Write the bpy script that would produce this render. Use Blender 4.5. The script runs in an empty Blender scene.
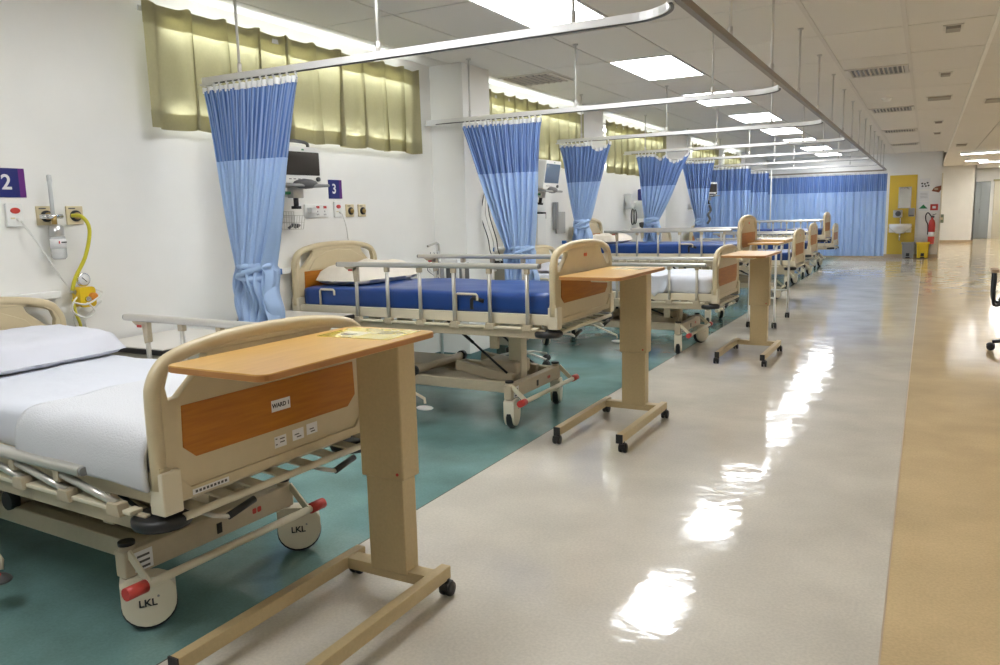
import bpy, bmesh, math, random
from mathutils import Vector, Matrix, noise
from mathutils.geometry import tessellate_polygon
random.seed(7)
PI = math.pi
sin, cos, rad = math.sin, math.cos, math.radians
scene = bpy.context.scene
C = scene.collection

# ------------------------------------------------------------------ camera
def setup_camera():
    y, p, r = rad(28.70), rad(8.60), rad(-1.362)
    fw = Vector((-sin(y)*cos(p), cos(y)*cos(p), -sin(p)))
    rt = Vector((cos(y), sin(y), 0)); up = rt.cross(fw)
    r2 = rt*cos(r) + up*sin(r); u2 = up*cos(r) - rt*sin(r)
    cam = bpy.data.cameras.new('camera'); o = bpy.data.objects.new('camera', cam); C.objects.link(o)
    cam.sensor_fit = 'HORIZONTAL'; cam.sensor_width = 36; cam.lens = 36*777.8/1000
    cam.clip_start = .05; cam.clip_end = 200
    m = Matrix((r2, u2, -fw)).transposed().to_4x4(); m.translation = (0, 0, 1.40)
    o.matrix_world = m
    scene.camera = o
setup_camera()
w = bpy.data.worlds.new('world'); scene.world = w; w.use_nodes = True
w.node_tree.nodes['Background'].inputs[0].default_value = (.55, .6, .7, 1)
w.node_tree.nodes['Background'].inputs[1].default_value = .3
vs = scene.view_settings
vs.view_transform = 'Standard'; vs.look = 'None'; vs.gamma = 1; vs.use_curve_mapping = False
vs.exposure = 0.6
PANEL_POWER = 11.0     # radiance of the ceiling light diffusers
COVE_LOW = 6.5
COVE_POWER = 13.0      # radiance of the cove tubes

# ------------------------------------------------------------------ materials
MATS = {}
def mat(name, col, rough=.5, metal=0, spec=.5, noise_amt=0, noise_scale=8, bump=0, bump_scale=60, emit=None,
        emit_strength=0, trans=0, coat=0, transl=0, stretch=None):
    if name in MATS: return MATS[name]
    m = bpy.data.materials.new(name); m.use_nodes = True
    nt = m.node_tree; N = nt.nodes; L = nt.links
    b = N['Principled BSDF']
    b.inputs['Base Color'].default_value = (*col, 1); b.inputs['Roughness'].default_value = rough
    b.inputs['Metallic'].default_value = metal; b.inputs['Specular IOR Level'].default_value = spec
    b.inputs['Transmission Weight'].default_value = trans; b.inputs['Coat Weight'].default_value = coat
    tc = N.new('ShaderNodeTexCoord'); mp = N.new('ShaderNodeMapping'); L.new(tc.outputs['Object'], mp.inputs[0])
    if stretch: mp.inputs['Scale'].default_value = stretch
    if noise_amt:
        t = N.new('ShaderNodeTexNoise'); t.inputs['Scale'].default_value = noise_scale; t.inputs['Detail'].default_value = 5
        L.new(mp.outputs[0], t.inputs['Vector'])
        r = N.new('ShaderNodeValToRGB')
        r.color_ramp.elements[0].position = .3; r.color_ramp.elements[1].position = .7
        r.color_ramp.elements[0].color = (*[c*(1-noise_amt) for c in col], 1)
        r.color_ramp.elements[1].color = (*[min(1, c*(1+noise_amt)) for c in col], 1)
        L.new(t.outputs['Fac'], r.inputs[0]); L.new(r.outputs[0], b.inputs['Base Color'])
    if bump:
        t2 = N.new('ShaderNodeTexNoise'); t2.inputs['Scale'].default_value = bump_scale; t2.inputs['Detail'].default_value = 3
        L.new(tc.outputs['Object'], t2.inputs['Vector'])
        bp = N.new('ShaderNodeBump'); bp.inputs['Strength'].default_value = bump; bp.inputs['Distance'].default_value = .01
        L.new(t2.outputs['Fac'], bp.inputs['Height']); L.new(bp.outputs[0], b.inputs['Normal'])
    if emit:
        b.inputs['Emission Color'].default_value = (*emit, 1); b.inputs['Emission Strength'].default_value = emit_strength
    if transl:
        tr = N.new('ShaderNodeBsdfTranslucent'); tr.inputs[0].default_value = (*[min(1, c*1.15) for c in col], 1)
        mx = N.new('ShaderNodeMixShader'); mx.inputs[0].default_value = transl
        L.new(b.outputs[0], mx.inputs[1]); L.new(tr.outputs[0], mx.inputs[2])
        L.new(mx.outputs[0], N['Material Output'].inputs[0])
    MATS[name] = m
    return m

def floor_mat(name, col, rough, amt=.10):
    m = mat(name, col, rough=rough, noise_amt=amt, noise_scale=2.2)
    nt = m.node_tree; N = nt.nodes; L = nt.links; b = N['Principled BSDF']
    tc = N.new('ShaderNodeTexCoord')
    # speckle of the vinyl, worn in the polish, faint waviness
    t = N.new('ShaderNodeTexNoise'); t.inputs['Scale'].default_value = 90; t.inputs['Detail'].default_value = 2
    L.new(tc.outputs['Object'], t.inputs['Vector'])
    rp = N.new('ShaderNodeValToRGB'); rp.color_ramp.elements[0].position = .35; rp.color_ramp.elements[1].position = .65
    rp.color_ramp.elements[0].color = (.90, .90, .90, 1); rp.color_ramp.elements[1].color = (1, 1, 1, 1)
    L.new(t.outputs['Fac'], rp.inputs[0])
    mx = N.new('ShaderNodeMix'); mx.data_type = 'RGBA'; mx.blend_type = 'MULTIPLY'; mx.inputs[0].default_value = 1
    src = b.inputs['Base Color'].links[0].from_socket
    L.new(src, mx.inputs[6]); L.new(rp.outputs[0], mx.inputs[7]); L.new(mx.outputs[2], b.inputs['Base Color'])
    t3 = N.new('ShaderNodeTexNoise'); t3.inputs['Scale'].default_value = 3.5; t3.inputs['Detail'].default_value = 6
    L.new(tc.outputs['Object'], t3.inputs['Vector'])
    mr = N.new('ShaderNodeMapRange'); mr.inputs['From Min'].default_value = .35; mr.inputs['From Max'].default_value = .65
    mr.inputs['To Min'].default_value = rough*.7; mr.inputs['To Max'].default_value = rough*1.5
    L.new(t3.outputs['Fac'], mr.inputs['Value']); L.new(mr.outputs[0], b.inputs['Roughness'])
    t4 = N.new('ShaderNodeTexNoise'); t4.inputs['Scale'].default_value = 5.5; t4.inputs['Detail'].default_value = 3
    L.new(tc.outputs['Object'], t4.inputs['Vector'])
    bp = N.new('ShaderNodeBump'); bp.inputs['Strength'].default_value = .10; bp.inputs['Distance'].default_value = .02
    L.new(t4.outputs['Fac'], bp.inputs['Height']); L.new(bp.outputs[0], b.inputs['Normal'])
    return m

def wood_mat(name, c1, c2, rough=.32):
    m = mat(name, c1, rough=rough); nt = m.node_tree; N = nt.nodes; L = nt.links; b = N['Principled BSDF']
    tc = N.new('ShaderNodeTexCoord'); mp = N.new('ShaderNodeMapping'); mp.inputs['Scale'].default_value = (14, 1.2, 14)
    L.new(tc.outputs['Object'], mp.inputs[0])
    t = N.new('ShaderNodeTexNoise'); t.inputs['Scale'].default_value = 5; t.inputs['Detail'].default_value = 5
    L.new(mp.outputs[0], t.inputs['Vector'])
    r = N.new('ShaderNodeValToRGB'); r.color_ramp.elements[0].position = .3; r.color_ramp.elements[1].position = .7
    r.color_ramp.elements[0].color = (*c1, 1); r.color_ramp.elements[1].color = (*c2, 1)
    L.new(t.outputs['Fac'], r.inputs[0]); L.new(r.outputs[0], b.inputs['Base Color'])
    return m

def curtain_net_mat(name, dark, light):
    # fine vertical threads of the ventilation net, in the cloth's own u coordinate
    m = mat(name, dark, rough=.75, transl=.3); nt = m.node_tree; N = nt.nodes; L = nt.links; b = N['Principled BSDF']
    uv = N.new('ShaderNodeUVMap'); sp = N.new('ShaderNodeSeparateXYZ'); L.new(uv.outputs[0], sp.inputs[0])
    ml = N.new('ShaderNodeMath'); ml.operation = 'MULTIPLY'; ml.inputs[1].default_value = 2*PI*95; L.new(sp.outputs[0], ml.inputs[0])
    sn = N.new('ShaderNodeMath'); sn.operation = 'SINE'; L.new(ml.outputs[0], sn.inputs[0])
    r = N.new('ShaderNodeValToRGB'); r.color_ramp.elements[0].position = .25; r.color_ramp.elements[1].position = .75
    r.color_ramp.elements[0].color = (*dark, 1); r.color_ramp.elements[1].color = (*light, 1)
    mr = N.new('ShaderNodeMapRange'); mr.inputs[1].default_value = -1; L.new(sn.outputs[0], mr.inputs[0])
    L.new(mr.outputs[0], r.inputs[0]); L.new(r.outputs[0], b.inputs['Base Color'])
    return m

M = {}
M['wall'] = mat('wall_paint', (.86, .85, .81), .55, noise_amt=.02, noise_scale=3, bump=.04, bump_scale=220)
M['tile'] = mat('ceiling_tile', (.76, .735, .69), .85, noise_amt=.05, noise_scale=160, bump=.12, bump_scale=300)
M['tgrid'] = mat('ceiling_grid', (.10, .09, .08), .8)
M['sensor'] = mat('sensor_grey', (.36, .33, .29), .6)
M['runner'] = mat('ceiling_runner', (.66, .63, .58), .45)
M['floor'] = floor_mat('cream_vinyl', (.70, .655, .575), .075)
M['teal'] = floor_mat('teal_vinyl', (.185, .325, .315), .10, .25)
M['orange'] = floor_mat('orange_vinyl', (.70, .53, .30), .10)
M['cove'] = mat('teal_cove', (.12, .22, .22), .35)
M['skirt'] = mat('beige_skirting', (.52, .40, .27), .4)
M['rail'] = mat('aluminium_rail', (.74, .73, .72), .38, metal=.25)
M['rail_dark'] = mat('main_rail', (.27, .235, .19), .4, metal=.3)
M['rodm'] = mat('hanger_rod', (.62, .60, .57), .4, metal=.3)
M['beige'] = mat('beige_plastic', (.62, .52, .33), .38, noise_amt=.02, noise_scale=30)
M['beige_lt'] = mat('cream_plastic', (.72, .65, .49), .38)
M['beige_m'] = mat('beige_metal', (.52, .44, .31), .42, noise_amt=.03, noise_scale=40)
M['cream_m'] = mat('cream_metal', (.70, .64, .48), .4)
M['ped'] = mat('table_beige', (.55, .43, .235), .45, noise_amt=.04, noise_scale=80)
M['wood'] = wood_mat('orange_laminate', (.40, .125, .004), (.50, .18, .008), .45)
M['woodtop'] = wood_mat('beech_laminate', (.60, .34, .09), (.68, .41, .125), .28)
M['woodedge'] = mat('laminate_edge', (.45, .20, .06), .4)
M['black'] = mat('black_rubber', (.015, .015, .016), .45)
M['grey'] = mat('grey_plastic', (.30, .30, .29), .45)
M['dgrey'] = mat('dark_grey', (.09, .09, .09), .4)
M['alu'] = mat('satin_aluminium', (.60, .58, .53), .32, metal=.55)
M['chrome'] = mat('chrome', (.75, .75, .75), .15, metal=1)
M['red'] = mat('red_plastic', (.55, .05, .04), .4)
M['white'] = mat('white_plastic', (.82, .82, .79), .4)
M['cream'] = mat('cream_castor', (.78, .72, .57), .4)
M['sheet'] = mat('white_sheet', (.66, .68, .74), .8, bump=.35, bump_scale=14)
M['blanket'] = mat('white_waffle', (.66, .67, .70), .9, bump=.35, bump_scale=180)
M['pillow_w'] = mat('white_pillow', (.66, .67, .73), .8, bump=.15, bump_scale=14)
M['pillow_c'] = mat('cream_pillow', (.76, .69, .58), .6, bump=.15, bump_scale=14)
M['blue'] = mat('blue_vinyl', (.012, .055, .24), .36, bump=.1, bump_scale=16)
M['drape'] = mat('blue_cloth', (.44, .60, .87), .8, transl=.2)
M['net'] = curtain_net_mat('blue_net', (.09, .19, .48), (.37, .49, .76))
M['tape'] = mat('white_tape', (.80, .80, .80), .7)
M['valance'] = mat('olive_cloth', (.44, .41, .25), .8, transl=.42, noise_amt=.05, noise_scale=60)
M['navy'] = mat('sign_blue', (.012, .02, .16), .35)
M['purple'] = mat('sign_purple', (.13, .02, .20), .35)
M['print'] = mat('print_white', (.8, .8, .8), .5)
M['ink'] = mat('print_black', (.02, .02, .02), .5)
M['ivory'] = mat('ivory_plate', (.70, .60, .38), .4)
M['brass'] = mat('brass_ring', (.40, .27, .10), .3, metal=.8)
M['yellow'] = mat('yellow_plastic', (.80, .55, .02), .35)
M['hose'] = mat('yellow_hose', (.58, .52, .03), .4)
M['cable'] = mat('white_cable', (.75, .74, .70), .45)
M['glass'] = mat('clear_plastic', (.90, .92, .92), .12, trans=.45)
M['screen'] = mat('dark_screen', (.045, .04, .037), .12)
M['screen_b'] = mat('blue_screen', (.10, .16, .26), .12)
M['steel'] = mat('brushed_steel', (.55, .55, .54), .28, metal=.8)
M['yellow_panel'] = mat('yellow_laminate', (.72, .50, .06), .4)
M['mirror'] = mat('mirror_glass', (.9, .9, .9), .02, metal=1)
M['ceramic'] = mat('ceramic', (.82, .82, .80), .1)
M['green'] = mat('green_sign', (.02, .22, .08), .5)
M['locker'] = mat('locker_beige', (.40, .37, .29), .5)
M['locker_top'] = mat('locker_top_laminate', (.72, .68, .61), .3)
M['bluecap'] = mat('blue_cap', (.03, .16, .50), .4)
M['door_grey'] = mat('door_grey', (.30, .33, .34), .4)
M['door_cream'] = mat('door_cream', (.62, .58, .46), .5)
M['chairfab'] = mat('black_fabric', (.02, .02, .022), .8)
M['armwood'] = mat('tan_armrest', (.55, .40, .28), .4)
M['panel_light'] = mat('light_diffuser', (.9, .9, .9), .5, emit=(.97, .985, 1.0), emit_strength=PANEL_POWER)
M['tube_light'] = mat('cove_tube', (.9, .9, .9), .5, emit=(.90, .97, 1.0), emit_strength=COVE_POWER)

M['tube_low'] = mat('cove_tube_low', (.9, .9, .9), .5, emit=(.92, .97, 1.0), emit_strength=COVE_LOW)

# ------------------------------------------------------------------ mesh helpers
class MB:
    def __init__(s): s.v = []; s.f = []; s.sm = []; s.uv = None
    def add(s, vs_, fs, smooth=False):
        n = len(s.v); s.v += [tuple(p) for p in vs_]; s.f += [tuple(i+n for i in f) for f in fs]; s.sm += [smooth]*len(fs); return s
    def box(s, x0, x1, y0, y1, z0, z1, m=None):
        P = [Vector(p) for p in ((x0,y0,z0),(x1,y0,z0),(x1,y1,z0),(x0,y1,z0),(x0,y0,z1),(x1,y0,z1),(x1,y1,z1),(x0,y1,z1))]
        if m is not None: P = [m @ p for p in P]
        return s.add(P, [(0,3,2,1),(4,5,6,7),(0,1,5,4),(1,2,6,5),(2,3,7,6),(3,0,4,7)])
    def beam(s, a, b, w, h, up=(0,0,1)):
        a = Vector(a); b = Vector(b); d = b-a; l = d.length; d.normalize()
        u = Vector(up); r = d.cross(u)
        if r.length < 1e-4: r = d.cross(Vector((1,0,0)))
        r.normalize(); u = r.cross(d)
        m = Matrix((d, r, u)).transposed().to_4x4(); m.translation = a
        return s.box(0, l, -w/2, w/2, -h/2, h/2, m)
    def tube(s, pts, r, n=8, closed=False, sx=1.0, caps=True):
        pts = [Vector(p) for p in pts]; k = len(pts); rings = []
        rr = r if isinstance(r, (list, tuple)) else [r]*k
        t = [(pts[(i+1) % k] - pts[i-1]) if closed else (pts[min(i+1, k-1)] - pts[max(i-1, 0)]) for i in range(k)]
        t = [q.normalized() if q.length > 1e-9 else Vector((0,0,1)) for q in t]
        a = Vector((0,0,1)) if abs(t[0].z) < .9 else Vector((1,0,0))
        nrm = (a - t[0]*a.dot(t[0])).normalized()
        V = []
        for i in range(k):
            nrm = nrm - t[i]*nrm.dot(t[i])
            if nrm.length < 1e-6: nrm = t[i].orthogonal()
            nrm.normalize(); bi = t[i].cross(nrm)
            for j in range(n):
                an = 2*PI*j/n; V.append(pts[i] + nrm*(cos(an)*rr[i]) + bi*(sin(an)*rr[i]*sx))
        F = []
        for i in range(k if closed else k-1):
            for j in range(n):
                a0 = i*n+j; a1 = i*n+(j+1) % n; b0 = ((i+1) % k)*n+j; b1 = ((i+1) % k)*n+(j+1) % n
                F.append((a0, a1, b1, b0))
        s.add(V, F, True)
        if caps and not closed:
            m0 = len(s.v) - len(V)
            s.f.append(tuple(m0+j for j in reversed(range(n)))); s.f.append(tuple(m0+(k-1)*n+j for j in range(n))); s.sm += [False, False]
        return s
    def cyl(s, a, b, r, n=14, r2=None): return s.tube([a, b], [r, r if r2 is None else r2], n)
    def lathe(s, prof, org=(0,0,0), axis=(0,0,1), n=20):
        ax = Vector(axis).normalized(); u = ax.orthogonal().normalized(); w_ = ax.cross(u); o = Vector(org)
        V = []; F = []; k = len(prof)
        for (r, h) in prof:
            for j in range(n):
                a = 2*PI*j/n; V.append(o + ax*h + u*(r*cos(a)) + w_*(r*sin(a)))
        for i in range(k-1):
            for j in range(n):
                F.append((i*n+j, i*n+(j+1) % n, (i+1)*n+(j+1) % n, (i+1)*n+j))
        F2 = [tuple(reversed(range(n))), tuple((k-1)*n+j for j in range(n))]
        s.add(V, F, True); m0 = len(s.v)-len(V)
        for f in F2: s.f.append(tuple(m0+i for i in f)); s.sm.append(False)
        return s
    def prism(s, outline, depth0, depth1, fn, holes=()):
        # outline in (a,b); fn(a,b,d) -> point
        loops = [list(outline)] + [list(h) for h in holes]
        tri = tessellate_polygon([[Vector((a, b, 0)) for a, b in l] for l in loops])
        flat = [p for l in loops for p in l]; n = len(flat)
        V = [fn(a, b, depth0) for a, b in flat] + [fn(a, b, depth1) for a, b in flat]
        F = [tuple(t) for t in tri] + [tuple(i+n for i in reversed(t)) for t in tri]
        o = 0
        for l in loops:
            k = len(l)
            for i in range(k): F.append((o+i, o+(i+1) % k, n+o+(i+1) % k, n+o+i))
            o += k
        return s.add(V, F)
    def blob(s, c, rx, ry, rz, n=12, m=8, e=1.0):
        V = []; F = []
        def se(v): return math.copysign(abs(v)**e, v)
        for i in range(m+1):
            ph = -PI/2 + PI*i/m
            for j in range(n):
                th = 2*PI*j/n
                V.append((c[0]+rx*se(cos(ph))*se(cos(th)), c[1]+ry*se(cos(ph))*se(sin(th)), c[2]+rz*se(sin(ph))))
        for i in range(m):
            for j in range(n): F.append((i*n+j, i*n+(j+1) % n, (i+1)*n+(j+1) % n, (i+1)*n+j))
        return s.add(V, F, True)
    def mesh(s, name):
        me = bpy.data.meshes.new(name); me.from_pydata(s.v, [], s.f)
        bm = bmesh.new(); bm.from_mesh(me); bmesh.ops.recalc_face_normals(bm, faces=bm.faces[:]); bm.to_mesh(me); bm.free()
        for p, k in zip(me.polygons, s.sm): p.use_smooth = k
        return me
    def build(s, name, material, parent=None, bevel=0, seg=2, kind=None, label=None, smooth=False):
        me = s.mesh(name); me.materials.append(material)
        o = bpy.data.objects.new(name, me); C.objects.link(o); o.parent = parent
        if smooth:
            for p in me.polygons: p.use_smooth = True
        if bevel:
            b = o.modifiers.new('bevel', 'BEVEL'); b.width = bevel; b.segments = seg; b.limit_method = 'ANGLE'; b.angle_limit = rad(35)
            b.use_clamp_overlap = True
            for p in me.polygons: p.use_smooth = True
            w_ = o.modifiers.new('wn', 'WEIGHTED_NORMAL'); w_.keep_sharp = False
        if kind: o['kind'] = kind
        if label: o['label'] = label
        return o

def tag(o, label, cat, group=None, kind=None):
    o['label'] = label; o['category'] = cat
    if group: o['group'] = group
    if kind: o['kind'] = kind
    return o
def empty(name, loc=(0,0,0), rz=0):
    o = bpy.data.objects.new(name, None); C.objects.link(o); o.location = loc; o.rotation_euler = (0, 0, rz); o.empty_display_size = .1
    return o
def struct(o, label=None):
    o['kind'] = 'structure'
    if label: o['label'] = label
    return o
def text_obj(txt, size, origin, xdir, ydir, material, parent, name='lettering', extrude=.0004, bold=0):
    cu = bpy.data.curves.new('t', 'FONT'); cu.body = txt; cu.size = size; cu.align_x = 'CENTER'; cu.align_y = 'CENTER'
    cu.extrude = extrude; cu.offset = bold; cu.resolution_u = 3
    t = bpy.data.objects.new('t', cu); C.objects.link(t)
    bpy.context.view_layer.update()
    dg = bpy.context.evaluated_depsgraph_get()
    me = bpy.data.meshes.new_from_object(t.evaluated_get(dg)); bpy.data.objects.remove(t); bpy.data.curves.remove(cu)
    x = Vector(xdir).normalized(); y = Vector(ydir).normalized(); z = x.cross(y)
    m = Matrix((x, y, z)).transposed().to_4x4(); m.translation = Vector(origin)
    me.transform(m); me.materials.clear(); me.materials.append(material)
    o = bpy.data.objects.new(name, me); C.objects.link(o); o.parent = parent
    return o
FX = (0, 1, 0); UZ = (0, 0, 1)     # text on faces that look along +x
def mirror_y(pts): return [(-a, b) for a, b in reversed(pts)]
def arc(cx, cy, r, a0, a1, n): return [(cx+r*cos(rad(a0+(a1-a0)*i/n)), cy+r*sin(rad(a0+(a1-a0)*i/n))) for i in range(n+1)]
def rrect(x0, x1, y0, y1, r, n=4):
    return arc(x1-r, y1-r, r, 0, 90, n)+arc(x0+r, y1-r, r, 90, 180, n)+arc(x0+r, y0+r, r, 180, 270, n)+arc(x1-r, y0+r, r, 270, 360, n)
def catmull(pts, k=6, closed=False):
    P = [Vector(p) for p in pts]; out = []; n = len(P)
    for i in range(n if closed else n-1):
        p0 = P[(i-1) % n] if closed or i > 0 else P[0]; p1 = P[i]; p2 = P[(i+1) % n]
        p3 = P[(i+2) % n] if closed or i+2 < n else P[-1]
        for j in range(k):
            t = j/k
            out.append(.5*((2*p1)+(-p0+p2)*t+(2*p0-5*p1+4*p2-p3)*t*t+(-p0+3*p1-3*p2+p3)*t**3))
    if not closed: out.append(P[-1])
    return out

# ------------------------------------------------------------------ the room
WX = -4.10; ZC = 2.765; YEND = 23.6; YFAR = 33.0; YB = -3.0; XR = 6.0; XT = -2.095; XO = -.06
def room():
    f = MB().box(XT, XO, YB, 38.5, -.1, 0).build('floor', M['floor']); struct(f, 'glossy cream vinyl floor of the aisle')
    o = MB().box(WX-.2, XT, YB, 38.5, -.1, 0).build('floor_teal', M['teal']); struct(o, 'teal vinyl floor of the bed bays')
    o = MB().box(XO, XR, YB, 38.5, -.1, 0).build('floor_orange', M['orange']); struct(o, 'orange beige vinyl floor strip along the walkway')
    struct(MB().box(XT-.003, XT+.003, YB, YEND, -.001, .0006).build('trim_1', M['tgrid']), 'weld line between teal and cream vinyl')
    struct(MB().box(XO-.003, XO+.003, YB, YEND, -.001, .0006).build('trim_2', M['skirt']), 'weld line between cream and orange vinyl')
    o = MB().box(WX-.2, WX, YB, YEND+.2, 0, ZC+.3).build('wall_left', M['wall']); struct(o, 'cream painted wall behind the beds')
    PIL = [(6.25, 6.75, -3.75), (9.72, 10.43, -4.0), (13.4, 14.98, -4.0), (17.25, 17.68, -4.0), (19.6, 20.1, -4.0)]
    prev = YB; b = MB()
    for (y0, y1, xf) in PIL:
        MB().box(WX-.02, xf, y0, y1, 0, ZC+.05).build('wall_pillar', M['wall'], o, bevel=.006)
        MB().box(WX, xf+.008, y0-.008, y1+.008, 0, .1).build('skirting', M['cove'], o)
        b.box(WX-.01, WX+.01, prev, y0, 0, .1); prev = y1
    b.box(WX-.01, WX+.01, prev, YEND, 0, .1)
    struct(b.build('baseboard_left', M['cove']), 'teal coved skirting along the bed wall')
    # end wall
    e = MB().box(WX-.2, .30, YEND, YEND+.25, 0, ZC+.3).build('wall_end', M['wall']); struct(e, 'cream end wall with wash basin')
    struct(MB().box(WX, .305, YEND-.012, YEND, 0, .1).build('baseboard_end', M['skirt']), 'beige skirting on the end wall')
    MB().box(.285, .315, YEND-.015, YEND+.02, 0, 2.2).build('corner_guard', M['beige_lt'], e)
    o = MB().box(.28, 1.48, YFAR, YFAR+.3, 0, ZC+.3).build('wall_far', M['wall']); struct(o, 'bright cream wall at the far end of the walkway')
    struct(MB().box(.28, 1.49, YFAR-.012, YFAR, 0, .1).build('baseboard_far', M['skirt']), 'beige skirting on the far wall')
    o = MB().box(1.3, XR, 37.0, 37.2, 0, ZC+.3).build('wall_back', M['wall']); struct(o, 'cream wall behind the grey double door')
    struct(MB().box(1.44, 1.48, YFAR, 37.0, 0, ZC+.3).build('wall_passage', M['wall']))
    struct(MB().box(.28, .30, YEND, YFAR, 0, ZC+.3).build('wall_corridor', M['wall']))
    o = MB().box(XR, XR+.2, YB, 38.5, 0, ZC+.3).build('wall_right', M['wall']); struct(o)
    o = MB().box(WX-.2, XR+.2, YB-.2, YB, 0, ZC+.3).build('wall_behind', M['wall']); struct(o)
    # ceiling: recessed grid with separate tiles
    c = MB().box(WX-.2, XR+.2, YB, 38.5, ZC+.012, ZC+.15).build('ceiling', M['tgrid']); struct(c, 'suspended ceiling of large grey mineral tiles')
    XL = [-.22+.61*i for i in range(-6, 9)]; YL = [7.02+1.231*j for j in range(-8, 25)]
    skip = set()
    for j in range(-6, 14, 2): skip.add((2, j))            # ceiling lights
    for j in (1, 4, 7, 10): skip.add((5, j))              # air vents half tile: built with its own tile
    tile = MB().box(-.305+.006, .305-.006, -.6155+.007, .6155-.007, 0, .016).mesh('ceiling_tile'); tile.materials.append(M['tile'])
    cnt = 0; rest = MB()
    edge = MB().box(WX, XL[0]-.0045, YB, 24, ZC, ZC+.016).build('border_tile', M['tile'], c)
    for i in range(len(XL)-1):
        for j in range(len(YL)-1):
            x = (XL[i]+XL[i+1])/2; y = (YL[j]+YL[j+1])/2
            if (i, j-8) in skip: continue
            if x > .3 and y > 36: continue
            if x < .1 and y > YEND+.7: continue
            if (i, j-8) in ((5, 1), (5, 4), (5, 7), (5, 10)): pass
            # tiles the camera can see as tiles are objects, the far and unseen rest is one piece
            if i <= 8 and 2.2 < y < 23.5 and (x < .1 + .1*y) and y > -1.6*x - 1.8:
                o = bpy.data.objects.new('ceiling_tile', tile); C.objects.link(o); o.parent = c; o.location = (x, y, ZC); cnt += 1
            else:
                rest.box(x-.299, x+.299, y-.609, y+.609, ZC, ZC+.016)
    for y in (8.85, 12.54, 16.24, 19.93):       # cut tiles beside the air vents
        MB().box(-.8255, -.2245, y-.59, y-.004, ZC, ZC+.016).build('cut_tile', M['tile'], c)
        MB().box(-.8255, -.2245, y+.564, y+.63, ZC, ZC+.016).build('cut_tile', M['tile'], c)
    rest.build('ceiling_tiles_far', M['tile'], c, kind='stuff')
    # visible T-runners over the aisle
    for k, x in enumerate((-.83, -.22)):
        struct(MB().box(x-.016, x+.016, YB, YEND, ZC-.006, ZC+.012).build('trim_%d' % (k+3), M['runner']), 'ceiling runner along the aisle')
    struct(MB().box(.375, .405, YB, YFAR, ZC-.012, ZC+.012).build('trim_5', mat('white_runner', (.85, .84, .8), .3)), 'glossy white ceiling runner over the walkway')
room()

# ------------------------------------------------------------------ lamps
def ceiling_light(x0, x1, y0, y1, label, group):
    r = empty('ceiling_light', ((x0+x1)/2, (y0+y1)/2, ZC)); a = (x1-x0)/2; b = (y1-y0)/2
    f = MB()
    for q in ((-a, a, -b, -b+.02), (-a, a, b-.02, b), (-a, -a+.02, -b+.02, b-.02), (a-.02, a, -b+.02, b-.02)): f.box(*q, -.006, .03)
    f.build('frame', M['white'], r)
    MB().box(-a+.02, a-.02, -b+.02, b-.02, .0, .02).build('diffuser', M['panel_light'], r)
    tag(r, label, 'light', group)
for j in range(-6, 14, 2):
    y = 7.02+1.231*j - (.09 if j == -2 else 0)
    bay = {-2: 'over the bay of the bright blue bed numbered 3', 0: 'over the bay of the white sheeted third bed', 2: 'over the bay of the high raised fourth bed', 4: 'over the bay of the fifth bed',
           6: 'over the bay of the sixth bed', 8: 'over the bay of the seventh bed', 10: 'next to the closed blue end curtain', -4: 'over the bed made up in white', 12: 'beyond the closed blue end curtain'}.get(j, 'over the bays out of view')
    ceiling_light(-2.66+.004, -2.05-.004, y+.005, y+1.226, 'white ceiling light panel '+bay, 'light panels over the bed bays')
for j in (-6, -2, 2, 6, 10):
    y = 7.02+1.231*j
    ceiling_light(2.95, 3.55, y+.005, y+1.226, 'white light panel over the nurse side of the walkway', 'light panels right of the walkway')
for (x, y) in ((2.3, 25.5), (2.3, 28.5), (2.3, 31.5), (2.3, 34.6)):  # extra panels, added to brighten the far wall and passage
    ceiling_light(x, x+.6, y, y+1.2, 'white light panel added to brighten the far corridor', 'light panels added to the far corridor')
for (x, y) in ((1.0, 24.6), (1.62, 24.4), (1.25, 20.6+8), (1.75, 30.0)):
    r = empty('strip_light', (x, y, ZC)); l = .36 if x > 1.5 else .3
    MB().box(-l, l, -.1, .1, -.05, 0).build('housing', M['white'], r)
    MB().box(-l+.01, l-.01, -.09, .09, -.065, -.05).build('diffuser', M['panel_light'], r)
    tag(r, 'long strip light on the ceiling of the far corridor', 'light', 'strip lights in the far corridor')

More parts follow.
